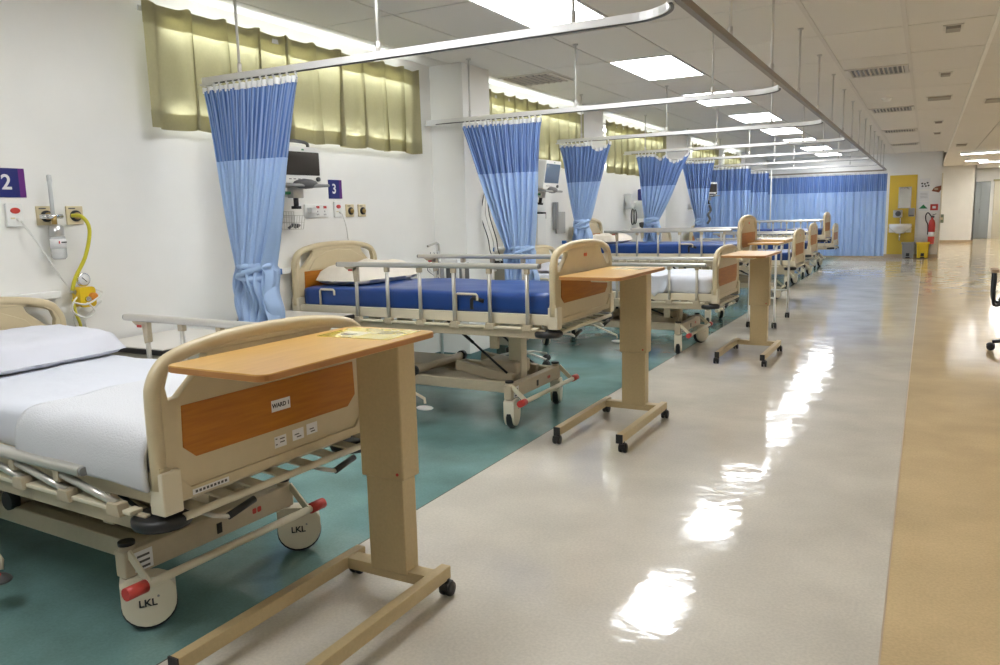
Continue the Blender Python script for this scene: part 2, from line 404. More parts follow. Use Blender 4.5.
# ------------------------------------------------------------------ cove lights and olive valances
def valance(y0, y1, label):
    r = empty('valance', (-3.995, y0, 1.955)); L_ = y1-y0; H = .70
    n = max(4, int(L_/.27)); nu = n*30; nv = 14
    rnd = random.Random(int(y0*10))
    ph = [rnd.uniform(-.25, .25) for _ in range(n+2)]; am = [rnd.uniform(.7, 1.25) for _ in range(n+2)]
    def prof(u, t):      # t 0 top..1 bottom ; pinched pleats at the top, soft overlapping folds below
        k = u*n; i = int(k); fr = k-i
        d = min(fr, 1-fr); pinch = math.exp(-(d*8)**2)
        g = .55+.45*t; e = min(1, min(u, 1-u)*12)
        c = 2*PI*(k + .10*sin(2.1*i+1)*t)
        x = .030*am[i]*g*sin(c) + .010*g*sin(2*c+ph[i]*4) + .014*(1-t)*pinch
        yy = u*L_ + e*(.058*am[i]*(.75+.25*t)*sin(c+1.9) + .012*t*sin(2*c+i))
        z = H*(1-t) + (.016*pinch if t == 0 else 0) - .008*sin(c*.5+i)*t
        return (x, yy, z)
    def sheet(t0, t1, rows, off, name):
        mb = MB(); V = []
        for j in range(rows+1):
            t = t0+(t1-t0)*j/rows
            for i in range(nu+1):
                p = prof(min(.9999, i/nu), t); V.append((p[0]+off, p[1], p[2]))
        F = [(j*(nu+1)+i, j*(nu+1)+i+1, (j+1)*(nu+1)+i+1, (j+1)*(nu+1)+i) for j in range(rows) for i in range(nu)]
        mb.add(V, F, True); return mb.build(name, M['valance'], r)
    sheet(0, 1, nv, 0, 'cloth')
    sheet(0, .17, 3, -.004, 'heading'); sheet(.86, 1, 3, -.004, 'hem')
    MB().box(-.035, -.022, 0, L_, H-.05, H-.02).build('curtain_rod', M['rail'], r)
    tag(r, label, 'valance', 'olive valances along the bed wall')
def cove(y0, y1, label):
    r = empty('cove_light', (-4.0, y0, 2.555))
    MB().box(-.10, -.084, .05, y1-y0-.05, -.03, .03).build('batten', M['white'], r)
    MB().cyl((-.068, .1, 0), (-.068, y1-y0-.1, 0), .014, 10).build('tube', M['tube_light'], r)
    MB().box(-.10, -.084, .05, y1-y0-.05, -.50, -.44).build('lower_batten', M['white'], r)
    MB().cyl((-.052, .1, -.50), (-.052, y1-y0-.1, -.50), .012, 10).build('lower_tube', M['tube_low'], r)
    tag(r, label, 'light', 'cove lights behind the valances')
spans = [(3.13, 5.90), (6.85, 9.68), (10.47, 13.34), (15.03, 17.2), (17.73, 19.55)]
desc = ['widest olive valance above the bed with the plate number 3', 'olive valance right after the first wall pillar', 'olive valance between second and third wall pillar',
        'olive valance between third and fourth wall pillar', 'short olive valance nearest the closed blue end curtain']
for (a, b), d in zip(spans, desc):
    valance(a, b, d); cove(a+.05, b-.02, 'white cove tube hidden behind the '+d.replace('olive ', ''))

# ------------------------------------------------------------------ curtain tracks
TR = [3.48, 6.15, 8.72, 11.1, 13.35, 15.75, 18.2]
TX0 = [-3.93, -4.08]+[-3.93]*5
ZT = 2.25; XM = -.93; YCUR = 21.5
ordn = ['nearest olive valance', 'first wall pillar', 'third bed', 'fourth bed', 'fifth bed', 'sixth bed', 'seventh bed']
def rods(r, pts):
    for (x, y) in pts:
        MB().cyl((x, y, ZT+.02), (x, y, ZC-.008), .008, 8).cyl((x, y, ZT+.016), (x, y, ZT+.07), .012, 8).build('hanger_rod', M['rodm'], r)
        MB().cyl((x, y, ZC-.012), (x, y, ZC), .022, 10).build('ceiling_flange', M['rodm'], r)
def sweep_rect(pts, w, h):
    mb = MB(); P = [Vector(p) for p in pts]; V = []
    for i, p in enumerate(P):
        t = (P[min(i+1, len(P)-1)]-P[max(i-1, 0)]).normalized(); s_ = Vector((-t.y, t.x, 0))
        for a, b in ((-w/2, -h/2), (w/2, -h/2), (w/2, h/2), (-w/2, h/2)): V.append(p+s_*a+Vector((0, 0, b)))
    F = []
    for i in range(len(P)-1):
        for j in range(4): F.append((i*4+j, i*4+(j+1) % 4, (i+1)*4+(j+1) % 4, (i+1)*4+j))
    F += [(3, 2, 1, 0), tuple(len(V)-4+k for k in range(4))]
    return mb.add(V, F)
for k, T in enumerate(TR):
    r = empty('curtain_track', (0, 0, 0)); R_ = .24
    pts = [(TX0[k], T, ZT)] + [(XM-.024-R_+R_*sin(rad(a)), T-R_+R_*cos(rad(a)), ZT) for a in range(0, 91, 9)]
    sweep_rect(pts, .028, .036).build('rail', M['rail'], r)
    MB().box(TX0[k]-.012, TX0[k]+.10, T-.02, T+.02, ZT-.03, ZT-.018).build('end_plate', M['rail'], r)
    sweep_rect([(p[0], p[1], ZT-.021) for p in pts], .012, .006).build('glider_slot', M['dgrey'], r)
    rods(r, [(x, T) for x in (-3.62, -2.6, -1.48)])
    tag(r, 'white curtain track with curved end crossing above the %s' % ordn[k], 'curtain track', 'cross curtain tracks')
r = empty('main_track', (0, 0, 0))
sweep_rect([(XM, -.5, ZT+.005), (XM, YCUR-.25, ZT+.005)] + [(XM-.24+.24*cos(rad(a)), YCUR-.24+.24*sin(rad(a)), ZT+.005) for a in range(0, 91, 15)] + [(-3.94, YCUR, ZT+.005)], .030, .036).build('rail', M['rail_dark'], r)
rods(r, [(XM, 6.64+1.21*i) for i in range(-4, 12)])
tag(r, 'long dark main curtain rail running along the aisle ceiling', 'curtain track')

# ------------------------------------------------------------------ blue curtains
def curtain(x0, x1, Y, label, tie=None, zb=.2, folds=14, sag=None, seed=1, name='privacy_curtain', tiewidth=.26, ztie=1.13, zsplit=1.76, lean=0, ybow=.0, knot=True):
    r = empty(name, ((x0+x1)/2, Y, 0)); xc0 = (x0+x1)/2; W0 = x1-x0; rnd = random.Random(seed)
    pa = [rnd.uniform(0, 6.28) for _ in range(6)]; zt = 2.20
    nu = folds*9
    def width(z):
        if tie is None: return W0, 0
        if z >= ztie:
            t = (zt-z)/(zt-ztie); s_ = t**.92 if t > 0 else 0
            s_ = s_*(1-.10*sin(PI*t)) 
            return W0+(tiewidth-W0)*s_, (tie-xc0)*(t**1.15)
        t = (ztie-z)/max(.01, (ztie-zb))
        return tiewidth*(1+.45*sin(min(1, t*1.6)*PI)*.6+.10*t), (tie-xc0)+lean*t
    def P(u, z, off=0):
        wd, cx = width(z)
        g = max(0., min(1., (zt-z)/(zt-ztie))) if tie is not None else min(1, (zt-z)*3)
        amp = (.016+.045*g) if tie is not None else (.022+.02*g)
        uu = u + .010*sin(2*PI*u*3+pa[0])
        k = 2*PI*folds*uu
        y = amp*(sin(k+pa[1]) + .35*sin(k*.5+pa[2]) + .25*sin(k*1.7+pa[3])*g)
        if tie is not None: y += .05*g*sin(PI*u)*-1
        x = (u-.5)*wd + cx + .012*g*sin(k*.5+pa[4]) + (.006*cos(k+pa[1]))
        if tie is not None and z < ztie: x += .012*sin(z*22+u*9)+.01*sin(z*9+u*14); y += .015*sin(z*18+u*7)
        return (x, y+ybow*0+off, z)
    def topz(u):
        if sag:
            for (u0, u1, d) in sag:
                if u0 < u < u1: return zt - d*sin(PI*(u-u0)/(u1-u0))**.8
        return zt - .004*abs(sin(PI*folds*u*1.5))
    def sheet(za, zb_, rows, name_, m_, off=0, edge=False):
        V = []; UV = []
        for j in range(rows+1):
            for i in range(nu+1):
                u = i/nu; top = topz(u) if za is None else za
                if za is None: z = top+(zb_-top)*j/rows
                else: z = za+(zb_-za)*j/rows
                V.append(P(u, z, off)); UV.append((u, z))
        F = [(j*(nu+1)+i, j*(nu+1)+i+1, (j+1)*(nu+1)+i+1, (j+1)*(nu+1)+i) for j in range(rows) for i in range(nu)]
        mb = MB().add(V, F, True); o = mb.build(name_, m_, r)
        ul = o.data.uv_layers.new(name='UVMap')
        for lp in o.data.loops: ul.data[lp.index].uv = UV[lp.vertex_index]
        return o
    sheet(None, zsplit, 10, 'net_panel', M['net'])
    sheet(zsplit, zb, 44 if tie is not None else 20, 'drape', M['drape'])
    # white tape along the top edge, with hooks
    V = []; F = []
    for i in range(nu+1):
        u = i/nu; z = topz(u); a = P(u, z, -.003); V += [(a[0], a[1], z+.012), (a[0], a[1], z-.026)]
    F = [(2*i, 2*i+1, 2*i+3, 2*i+2) for i in range(nu)]
    MB().add(V, F, True).build('top_tape', M['tape'], r)
    hk = MB(); nh = int(W0/.055)+1
    for i in range(nh):
        u = (i+.5)/nh; z = topz(u)
        if z < zt-.03: continue
        a = P(u, z); hk.box(a[0]-.004, a[0]+.004, -.004, .004, z-.01, ZT-.018)
        hk.box(a[0]-.008, a[0]+.008, -.007, .007, ZT-.03, ZT-.016)
    hk.build('hook_row', M['tape'], r, kind='stuff')
    if tie is not None:
        tx = tie-xc0; mb = MB(); hw = tiewidth/2-.004
        for q in range(3):
            pts = []
            for i in range(30):
                a = 2*PI*i/30
                pts.append((tx+(hw+.006*sin(q*2.2))*(1+.03*sin(3*a+q))*cos(a), -.03+(.080+.006*sin(q*1.7))*sin(a), ztie-.05+.026*q+.016*sin(a+q*.9)+.018*cos(a)*(1 if q % 2 else -.6)))
            mb.tube(pts, .019, 8, closed=True, sx=.9)
        mb.build('tie_band', M['drape'], r)
        if knot:
            mb = MB().blob((tx+hw*.95, -.05, ztie-.09), .05, .045, .06, 12, 8)
            mb.tube(catmull([(tx+hw*.9, -.06, ztie-.09), (tx+hw*1.15, -.07, ztie-.17), (tx+hw*.9, -.08, ztie-.25)]), [.028]*6+[.03]*6+[.012], 8)
            mb.build('knot', M['drape'], r)
    return tag(r, label, 'curtain', 'blue privacy curtains')
curtain(-3.925, -3.16, 3.48, 'tied blue curtain hanging in front of the widest olive valance', tie=-3.592, zb=.64, folds=17, seed=3, tiewidth=.205, ztie=1.12, lean=0.0, knot=False)
curtain(-3.70, -2.90, 6.15, 'tied blue curtain beside the first wall pillar and a turned white monitor', tie=-3.125, zb=.55, folds=18, seed=5, tiewidth=.21, ztie=1.10, knot=False)
curtain(-3.92, -3.25, 8.72, 'tied blue curtain with a sagging corner left of the third bay', tie=-3.62, zb=.62, folds=13, seed=8, tiewidth=.16, ztie=1.30, sag=[(.62, .97, .07)], knot=False)
curtain(-3.75, -2.96, 11.1, 'tied blue curtain with two loose sagging top corners', tie=-3.50, zb=.60, folds=14, seed=11, tiewidth=.19, ztie=1.29, sag=[(.36, .55, .06), (.55, .96, .11)], knot=False)
curtain(-3.72, -3.15, 13.35, 'tied blue curtain beside the dark screened monitor', tie=-3.38, zb=.6, folds=12, seed=13, tiewidth=.14, ztie=1.24, knot=False)
curtain(-3.92, -3.03, 15.75, 'loose blue curtain hanging straight behind the dark screened monitor', folds=13, seed=17, zb=.25)
curtain(-3.80, -3.10, 18.2, 'short loose blue curtain with a white edge pole', folds=9, seed=19, zb=.25)
MB().cyl((-3.06, 18.2, .45), (-3.06, 18.2, 2.235), .014, 8).build('pull_rod', M['white'])
o = bpy.data.objects['pull_rod']; tag(o, 'white pull rod hanging at the edge of a short blue curtain', 'rod')
curtain(-3.92, -.90, YCUR, 'wide closed blue curtain across the end of the ward', folds=26, seed=23, zb=.17)

# ------------------------------------------------------------------ beds
def castor(parent, x, y, ang, text, name='castor'):
    c = empty(name, (x, y, 0), ang); c.parent = parent           # local x = wheel axis
    out = [(.088*cos(rad(a)), .105+.088*sin(rad(a))) for a in range(180, 361, 15)] + [(.088, .15), (.07, .178), (.035, .195), (-.06, .205), (-.088, .19)]
    mb = MB().prism(out, -.036, .036, lambda a, b, d: (d, a, b))
    cov = mb.build('cover', M['cream'], c, bevel=.006)
    MB().lathe([(.05, -.022), (.086, -.020), (.091, -.012), (.091, .012), (.086, .020), (.05, .020)], (0, 0, .0915), (1, 0, 0), 26).build('tyre', M['black'], c)
    MB().cyl((0, -.055, .19), (0, -.055, .225), .02, 12).build('stem', M['alu'], c)
    MB().cyl((.030, .03, .125), (.039, .03, .125), .004, 8).build('axle_cap', M['grey'], c)
    if text: text_obj('LKL', .036, (.0375, -.005, .105), FX, UZ, M['ink'], c, bold=.0008)
    return c

def board(parent, x, sgn, z0, name, wood_front, ward=False, marks=True):
    # sgn: direction of the outer face (+1 foot end, -1 head end)
    g = empty(name, (x, 0, z0)); g.parent = parent; HW = .485
    half = [(HW, .06), (HW, .345), (.478, .40), (.455, .445), (.415, .475), (.33, .497), (.18, .515), (0, .52)]
    outline = half + mirror_y(half)[1:]
    hole = [(-.395, .348), (-.43, .345), (-.437, .385), (-.420, .43), (-.375, .456), (-.30, .470), (-.28, .462), (-.292, .435)]
    hole2 = [(-a, b) for a, b in reversed(hole)]
    fn = lambda a, b, d: (sgn*d, a, b)
    MB().prism(outline, -.018, .016, fn, [hole, hole2]).build('moulded_panel', M['beige'], g, bevel=.004)
    # rounded rim
    top = [p for p in catmull([(0, HW-.012, .08), (0, HW-.012, .34), (0, .466, .395), (0, .443, .435), (0, .405, .463), (0, .325, .484), (0, .18, .502), (0, 0, .507)], 4)]
    path = top + [Vector((0, -p.y, p.z)) for p in reversed(top[:-1])]
    MB().tube(path, .024, 8).build('rim', M['beige'], g)
    sk = [(-HW-.004, .03), (HW+.004, .03), (HW+.004, .15), (.455, .145), (.38, .062), (-.38, .062), (-.455, .145), (-HW-.004, .15)]
    MB().prism(sk, -.022, .024, fn).build('skirt', M['beige'], g, bevel=.004)
    for s in (-1, 1):
        MB().box(-.032, .034, s*.455-.035, s*.455+.035, 0, .135).build('corner_block', M['beige_lt'], g, bevel=.006)
    wd = [(-.39, .32), (.39, .32), (.395, .19), (.35, .15), (-.35, .15), (-.395, .19)]
    if wood_front:
        MB().prism(wd, .010, .0185, fn).build('wood_panel', M['wood'], g, bevel=.002)
    MB().prism(wd, -.0215, -.010, fn).build('wood_panel', M['wood'], g, bevel=.002)
    if not wood_front:
        MB().prism([(-.34, .33), (.34, .33), (.28, .40), (.15, .455), (0, .47), (-.15, .455), (-.28, .40)], -.024, -.01, fn).build('moulded_arch', M['beige'], g, bevel=.004)
    if ward:
        MB().box(.0185, .0195, -.035, .052, .215, .255).build('ward_label', M['print'], g)
        text_obj('WARD 1', .021, (.0199, .008, .235), FX, UZ, M['ink'], g, bold=.0006)
        for i, a in enumerate((-.03, .055, .125)):
            l = MB().box(.0165, .0172, a, a+.055, .085+.004*i, .125+.004*i).build('sticker', M['print'], g)
        for i, (a, b) in enumerate(((-.025, .115), (-.025, .095), (-.005, .112), (-.005, .1), (.065, .108), (.075, .098), (.14, .11), (.145, .1))):
            MB().box(.0172, .0176, a, a+(.008 if i < 2 else .022), b, b+.004).build('printed_line', M['dgrey'], g)
        MB().box(.0245, .0252, -.38, -.24, .034, .052).build('maker_label', M['print'], g)
        for i in range(9): MB().box(.0252, .0256, -.37+i*.014, -.361+i*.014, .039, .047).build('printed_mark', M['dgrey'], g)
    if marks and wood_front:
        for a in (-.024, .004):
            MB().prism(rrect(a, a+.022, .420, .442, .006), .0150, .0175, fn).build('red_badge', mat('orange_red', (.75, .09, .02), .4), g)
    return g

def side_rail(parent, s, z0, up, dz=0, ddx=0, name='side_rail'):
    g = empty(name, (0, 0, z0)); g.parent = parent; y = s*.497
    xs = [-.45, -.186, .078, .342, .606, .87]
    MB().box(-.62, .985, y-.02*s if s > 0 else y-.0, y+.0 if s > 0 else y+.02, -.06, -.005).build('base_rail', M['beige_m'], g, bevel=.004)
    cap = MB()
    xx = [-.60]+[x for x in xs]+[.98]
    for a, b in zip(xx[:-1], xx[1:]):
        MB().box(a+.035, b-.035, y-.022, y+.022, -.006, .008).build('cap_strip', M['beige_lt'], g, bevel=.003)
    if up:
        zt = .36+dz; dx = ddx
        tops = [(x+dx, y, zt-.02) for x in xs]; base = [(x+dx, y, .02) for x in xs]
    else:
        zt = .10; dx = -.30
        tops = [(x+dx, y+s*.012, zt-.028) for x in xs]; base = [(x, y+s*.012, .018) for x in xs]
    x0 = -.60+dx; x1 = .95+min(dx, 0)+(.0 if up else .06)
    yb = y+(0 if up else s*.012)
    prof = rrect(-.022, .022, -.017, .017, .012, 3)
    mb = MB().prism(prof, x0, x1, lambda a, b, d: (d, yb+a, zt+b)); mb.build('top_bar', M['alu'], g, bevel=.003)
    MB().prism(rrect(-.019, .019, -.014, .014, .011, 3), x1-.004, x1+.010, lambda a, b, d: (d, yb+a, zt+b)).build('end_cap', M['grey'], g)
    MB().prism(rrect(-.019, .019, -.014, .014, .011, 3), x0-.010, x0+.004, lambda a, b, d: (d, yb+a, zt+b)).build('end_cap', M['grey'], g)
    for i, (t, b) in enumerate(zip(tops, base)):
        if t[0] > x1: continue
        MB().cyl(b, t, .0125, 10).build('post', M['alu'], g)
        MB().box(t[0]-.017, t[0]+.017, t[1]-.014, t[1]+.014, t[2]-.028, t[2]+.012).build('top_socket', M['beige_m'], g, bevel=.004)
        MB().prism([(-.035, -.015), (.035, -.015), (.026, .025), (-.026, .025)], -.02, .02, lambda a, b_, d: (b[0]+a, b[1]+d, b_)).build('base_socket', M['beige_m'], g, bevel=.004)
    if up:
        MB().prism([(-.10, 0), (.02, 0), (.02, -.10), (-.01, -.11), (-.02, -.03), (-.07, -.02)], -.014, .014, lambda a, b, d: (xs[0]+dx+a, y+d, zt-.016+b)).build('release_catch', M['beige_m'], g, bevel=.004)
        MB().box(xs[0]+dx-.055, xs[0]+dx-.02, y-.016, y+.016, zt-.045, zt-.032).build('release_button', M['red'], g)
    return g

def bed(loc, z0, label, near_dz=0, far_dz=0, far_dx=0, near_up=True, far_up=True, castor_ang=0., text=False, ward=False, detail=True, rz=0):
    b = empty('hospital_bed', (loc[0], loc[1], 0), rz)
    board(b, 1.035, 1, z0, 'footboard', True, ward=ward, marks=not ward)
    board(b, -1.035, -1, z0, 'headboard', False)
    # deck
    fr = MB()
    for s in (-1, 1): fr.box(-1.0, 1.0, s*.44-.025, s*.44+.025, z0+.02, z0+.085)
    for x in (-.98, -.4, .15, .6, .98): fr.box(x-.02, x+.02, -.42, .42, z0+.0, z0+.05)
    fr.build('deck_frame', M['beige_lt'], b, bevel=.004)
    for k, (a, c) in enumerate(((-.97, -.25), (-.23, .12), (.14, .50), (.52, .97))):
        MB().box(a, c, -.42, .42, z0+.055, z0+.072).build('deck_section', M['cream_m'], b)
    side_rail(b, -1, z0, near_up, near_dz); side_rail(b, 1, z0, far_up, far_dz, far_dx)
    # linen rack and bumpers under the footboard
    rk = empty('linen_rack', (1.04, 0, z0)); rk.parent = b
    MB().cyl((.026, -.42, -.02), (.026, .42, -.02), .013, 10).build('rack_tube', M['cream_m'], rk)
    MB().cyl((-.09, -.42, -.01), (-.09, .42, -.01), .012, 10).build('rack_tube', M['cream_m'], rk)
    for i in range(7): MB().beam((-.09, -.36+.12*i, -.008), (.026, -.36+.12*i, -.016), .055, .008).build('rack_slat', M['cream_m'], rk)
    for s in (-1, 1):
        MB().lathe([(.03, -.035), (.085, -.03), (.09, -.018), (.09, -.002), (.08, .006), (.03, .008)], (.985, s*.44, z0-.02), (0, 0, 1), 22).build('corner_bumper', M['black'], b)
        MB().lathe([(.03, -.035), (.085, -.03), (.09, -.018), (.09, -.002), (.08, .006), (.03, .008)], (-.985, s*.44, z0-.02), (0, 0, 1), 22).build('corner_bumper', M['black'], b)
    for yv in (-.33, .17):
        cr = empty('crank', (1.055, yv, z0-.045)); cr.parent = b
        MB().tube([(-.2, 0, .01), (.0, 0, 0), (.03, 0, 0), (.03, .05, -.02), (.03, .06, -.022)], .008, 8).build('crank_arm', M['alu'], cr)
        MB().cyl((.03, .055, -.022), (.03, .165, .0), .012, 10).build('crank_grip', M['black'], cr)
    # mattress retainers
    for (x, yy, l) in ((.33, -.455, .16), (-.82, -.455, .13), (.33, .455, .16)):
        MB().tube([(x, yy, z0+.07), (x, yy, z0+.19), (x+.01, yy, z0+.2), (x+l-.01, yy, z0+.2), (x+l, yy, z0+.19), (x+l, yy, z0+.16 if yy < 0 else z0+.07)], .008, 8).build('mattress_retainer', M['cream_m'], b)
    MB().tube([(.44, -.44, z0+.10), (.44, -.44, z0+.165), (.45, -.44, z0+.175), (.53, -.44, z0+.155)], .013, 8).build('lever', M['black'], b)
    # chassis
    ch = MB()
    for s in (-1, 1): ch.box(-.78, .66, s*.30-.03, s*.30+.03, .235, .305)
    ch.build('base_frame', M['beige_m'], b, bevel=.006)
    MB().box(-.75, .64, -.27, .27, .225, .235).build('base_tray', M['beige_m'], b)
    for x in (.66, -.76):
        MB().box(x-.028, x+.028, -.39, .39, .205, .30).build('castor_beam', M['beige_m'], b, bevel=.006)
    if detail:
        MB().box(.6882, .6890, -.355, -.285, .215, .285).build('beam_sticker', M['print'], b)
        for i in range(3): MB().box(.6890, .6894, -.345, -.297, .222+.02*i, .230+.02*i).build('printed_line', M['dgrey'], b)
        MB().box(.688, .692, -.01, .012, .225, .265).build('beam_plug', M['black'], b)
        for i in range(2): MB().prism(rrect(.165+.025*i, .185+.025*i, .24, .262, .006), .6881, .6888, lambda a, c, d: (d, a, c)).build('red_mark', M['red'], b)
    ang = castor_ang if isinstance(castor_ang, (list, tuple)) else [castor_ang]*4
    for (x, s, a) in ((.66, -1, ang[0]), (.66, 1, ang[1]), (-.76, -1, ang[2]), (-.76, 1, ang[3])):
        MB().cyl((x, s*.36, .2), (x, s*.36, .315), .026, 14).build('castor_post', M['beige_m'], b)
        MB().cyl((x, s*.36, .315), (x, s*.36, .327), .028, 14).build('post_cap', M['black'], b)
        ca = castor(b, x+.055*sin(-a)*-1*0, s*.36, a, text and x > 0)
        # stem sits over the post: shift the wheel so that the stem meets it
        ca.location = (x - (.055*sin(a)), s*.36 + .055*cos(a), 0)
    br = MB().cyl((.785, -.40, .205), (.785, .40, .205), .015, 10)
    br.build('brake_bar', M['cream_m'], b)
    for s in (-1, 1):
        MB().beam((.685, s*.372, .295), (.785, s*.372, .205), .008, .03).build('brake_link', M['cream_m'], b)
        MB().cyl((.785, s*.385, .205), (.785, s*.46, .205), .022, 12).build('brake_sleeve', M['red'] if detail else M['cream_m'], b)
    # lifting columns, links, gas strut, motors, pedals
    for x in (.54, -.42):
        MB().box(x-.05, x+.05, -.045, .045, .235, z0-.06).build('lift_column', M['cream_m'], b, bevel=.006)
        MB().box(x-.036, x+.036, -.033, .033, z0-.10, z0+.01).build('lift_column_inner', M['alu'], b)
        for s in (-1, 1): MB().box(x-.03, x+.03, s*.33-.015, s*.33+.015, z0-.17, z0+.02).build('hanger_plate', M['beige_m'], b, bevel=.004)
    for s in (-1, 1):
        MB().beam((.60, s*.18, .30), (.15, s*.18, .37), .05, .07).build('lift_link', M['beige_m'], b, bevel=.006)
        MB().beam((-.02, s*.33, z0-.04), (-.40, s*.33, z0-.2), .025, .05).build('torsion_arm', M['beige_m'], b, bevel=.004)
        MB().tube([(.10, s*.2, z0-.02), (.30, s*.2, (z0-.02)*.62+.3*.38), ], .011, 8).build('strut_cylinder', M['black'], b)
        MB().tube([(.30, s*.2, (z0-.02)*.62+.3*.38), (.56, s*.2, .34)], .008, 8).build('strut_rod', M['black'], b)
    MB().box(.30, .58, -.11, .12, .30, .40).build('motor_housing', M['beige_m'], b, bevel=.02)
    MB().box(-.5, -.1, -.2, .2, .30, .36).build('battery_box', M['beige_m'], b, bevel=.015)
    MB().cyl((-.12, -.31, .33), (-.12, .31, .33), .028, 12).build('cross_shaft', M['beige_m'], b)
    for s in (-1, 1): MB().cyl((-.12, s*.31, .33), (-.12, s*.345, .33), .038, 14).build('shaft_cap', M['black'], b)
    pd = empty('foot_pedal', (-.05, -.32, .28)); pd.parent = b
    MB().tube([(-.35, .1, .02), (-.3, -.02, .03), (-.2, -.1, .0), (.12, -.16, -.10), (.13, -.17, -.13)], .010, 8).build('pedal_arm', M['cream_m'], pd)
    MB().blob((.14, -.19, -.155), .065, .045, .013, 14, 6).build('pedal_pad', M['dgrey'] if text else M['white'], pd)
    if text: MB().cyl((.14, -.19, -.145), (.14, -.19, -.1385), .014, 10).build('pedal_mark', M['red'], pd)
    return tag(b, label, 'bed', 'hospital beds in a row')

def soft_box(name, x0, x1, y0, y1, z0, z1, m_, label, cat, group=None, r=.03, wob=.006, nx=40, ny=20, seed=0, parent=None, crown=0., ends=None):
    # rounded, slightly uneven cushion-like box
    mb = MB(); V = []; F = []; nz = 5
    cx, cy, cz = (x0+x1)/2, (y0+y1)/2, (z0+z1)/2; hx, hy, hz = (x1-x0)/2, (y1-y0)/2, (z1-z0)/2
    bm = bmesh.new(); bmesh.ops.create_cube(bm, size=2)
    bmesh.ops.subdivide_edges(bm, edges=[e for e in bm.edges if abs(e.verts[0].co.x-e.verts[1].co.x) > 1], cuts=nx, use_grid_fill=True)
    bmesh.ops.subdivide_edges(bm, edges=[e for e in bm.edges if abs(e.verts[0].co.y-e.verts[1].co.y) > 1], cuts=ny, use_grid_fill=True)
    bmesh.ops.subdivide_edges(bm, edges=[e for e in bm.edges if abs(e.verts[0].co.z-e.verts[1].co.z) > 1], cuts=nz, use_grid_fill=True)
    for v in bm.verts:
        u = v.co.copy(); p = Vector((u.x*hx, u.y*hy, u.z*hz))
        q = Vector((max(-hx+r, min(hx-r, p.x)), max(-hy+r, min(hy-r, p.y)), max(-hz+r, min(hz-r, p.z))))
        d = p-q
        if d.length > 1e-6: p = q+d.normalized()*min(r, max(abs(d.x), abs(d.y), abs(d.z)))
        n = noise.noise(Vector((p.x*3.1+seed*7, p.y*3.1, p.z*5)))*wob + noise.noise(Vector((p.x*9+seed*3, p.y*9, p.z*9)))*wob*.45
        p.z += n*(1 if u.z > 0 else .3) + crown*(1-u.x*u.x)*(1-u.y*u.y)*(1 if u.z > 0 else 0)
        p.y += (noise.noise(Vector((p.x*6, seed, p.z*8)))*wob*.7)*abs(u.y)
        v.co = p+Vector((cx, cy, cz))
    for f in bm.faces: f.smooth = True
    me = bpy.data.meshes.new(name); bm.to_mesh(me); bm.free(); me.materials.append(m_)
    o = bpy.data.objects.new(name, me); C.objects.link(o); o.parent = parent
    if label: tag(o, label, cat, group)
    return o
def pillow(cx, cy, z, lx, ly, h, m_, label, rz=0, tilt=0, seed=0):
    bm = bmesh.new(); bmesh.ops.create_cube(bm, size=2); bmesh.ops.subdivide_edges(bm, edges=bm.edges[:], cuts=17, use_grid_fill=True)
    for v in bm.verts:
        x, y, zz = v.co
        ex = 1-abs(x)**5; ey = 1-abs(y)**6
        th = (max(0, ex)**.55)*(max(0, ey)**.55)
        rx = x*(1-.05*(1-abs(y))) if False else x*(1-.06*(y*y))
        ry = y*(1-.07*(x*x))
        n = noise.noise(Vector((x*2.2+seed*5, y*2.2, zz)))*.022 + noise.noise(Vector((x*6+seed, y*6, zz)))*.008
        th = th**.75; Z = (.24*h+.76*h*th*zz if zz > 0 else .24*h+.24*h*th*zz) + (n if zz > 0 else 0)*th
        v.co = (rx*lx/2, ry*ly/2, Z)
    for f in bm.faces: f.smooth = True
    bm.transform(Matrix.Rotation(tilt, 4, 'Y'))
    mn = min(v.co.z for v in bm.verts)
    for v in bm.verts: v.co.z -= mn
    me = bpy.data.meshes.new('pillow'); bm.to_mesh(me); bm.free(); me.materials.append(m_)
    o = bpy.data.objects.new('pillow', me); C.objects.link(o); o.location = (cx, cy, z); o.rotation_euler = (0, 0, rz)
    return tag(o, label, 'pillow', 'pillows on the beds')

BX = -3.0
A0 = -.585     # castor heading that faces the photographer
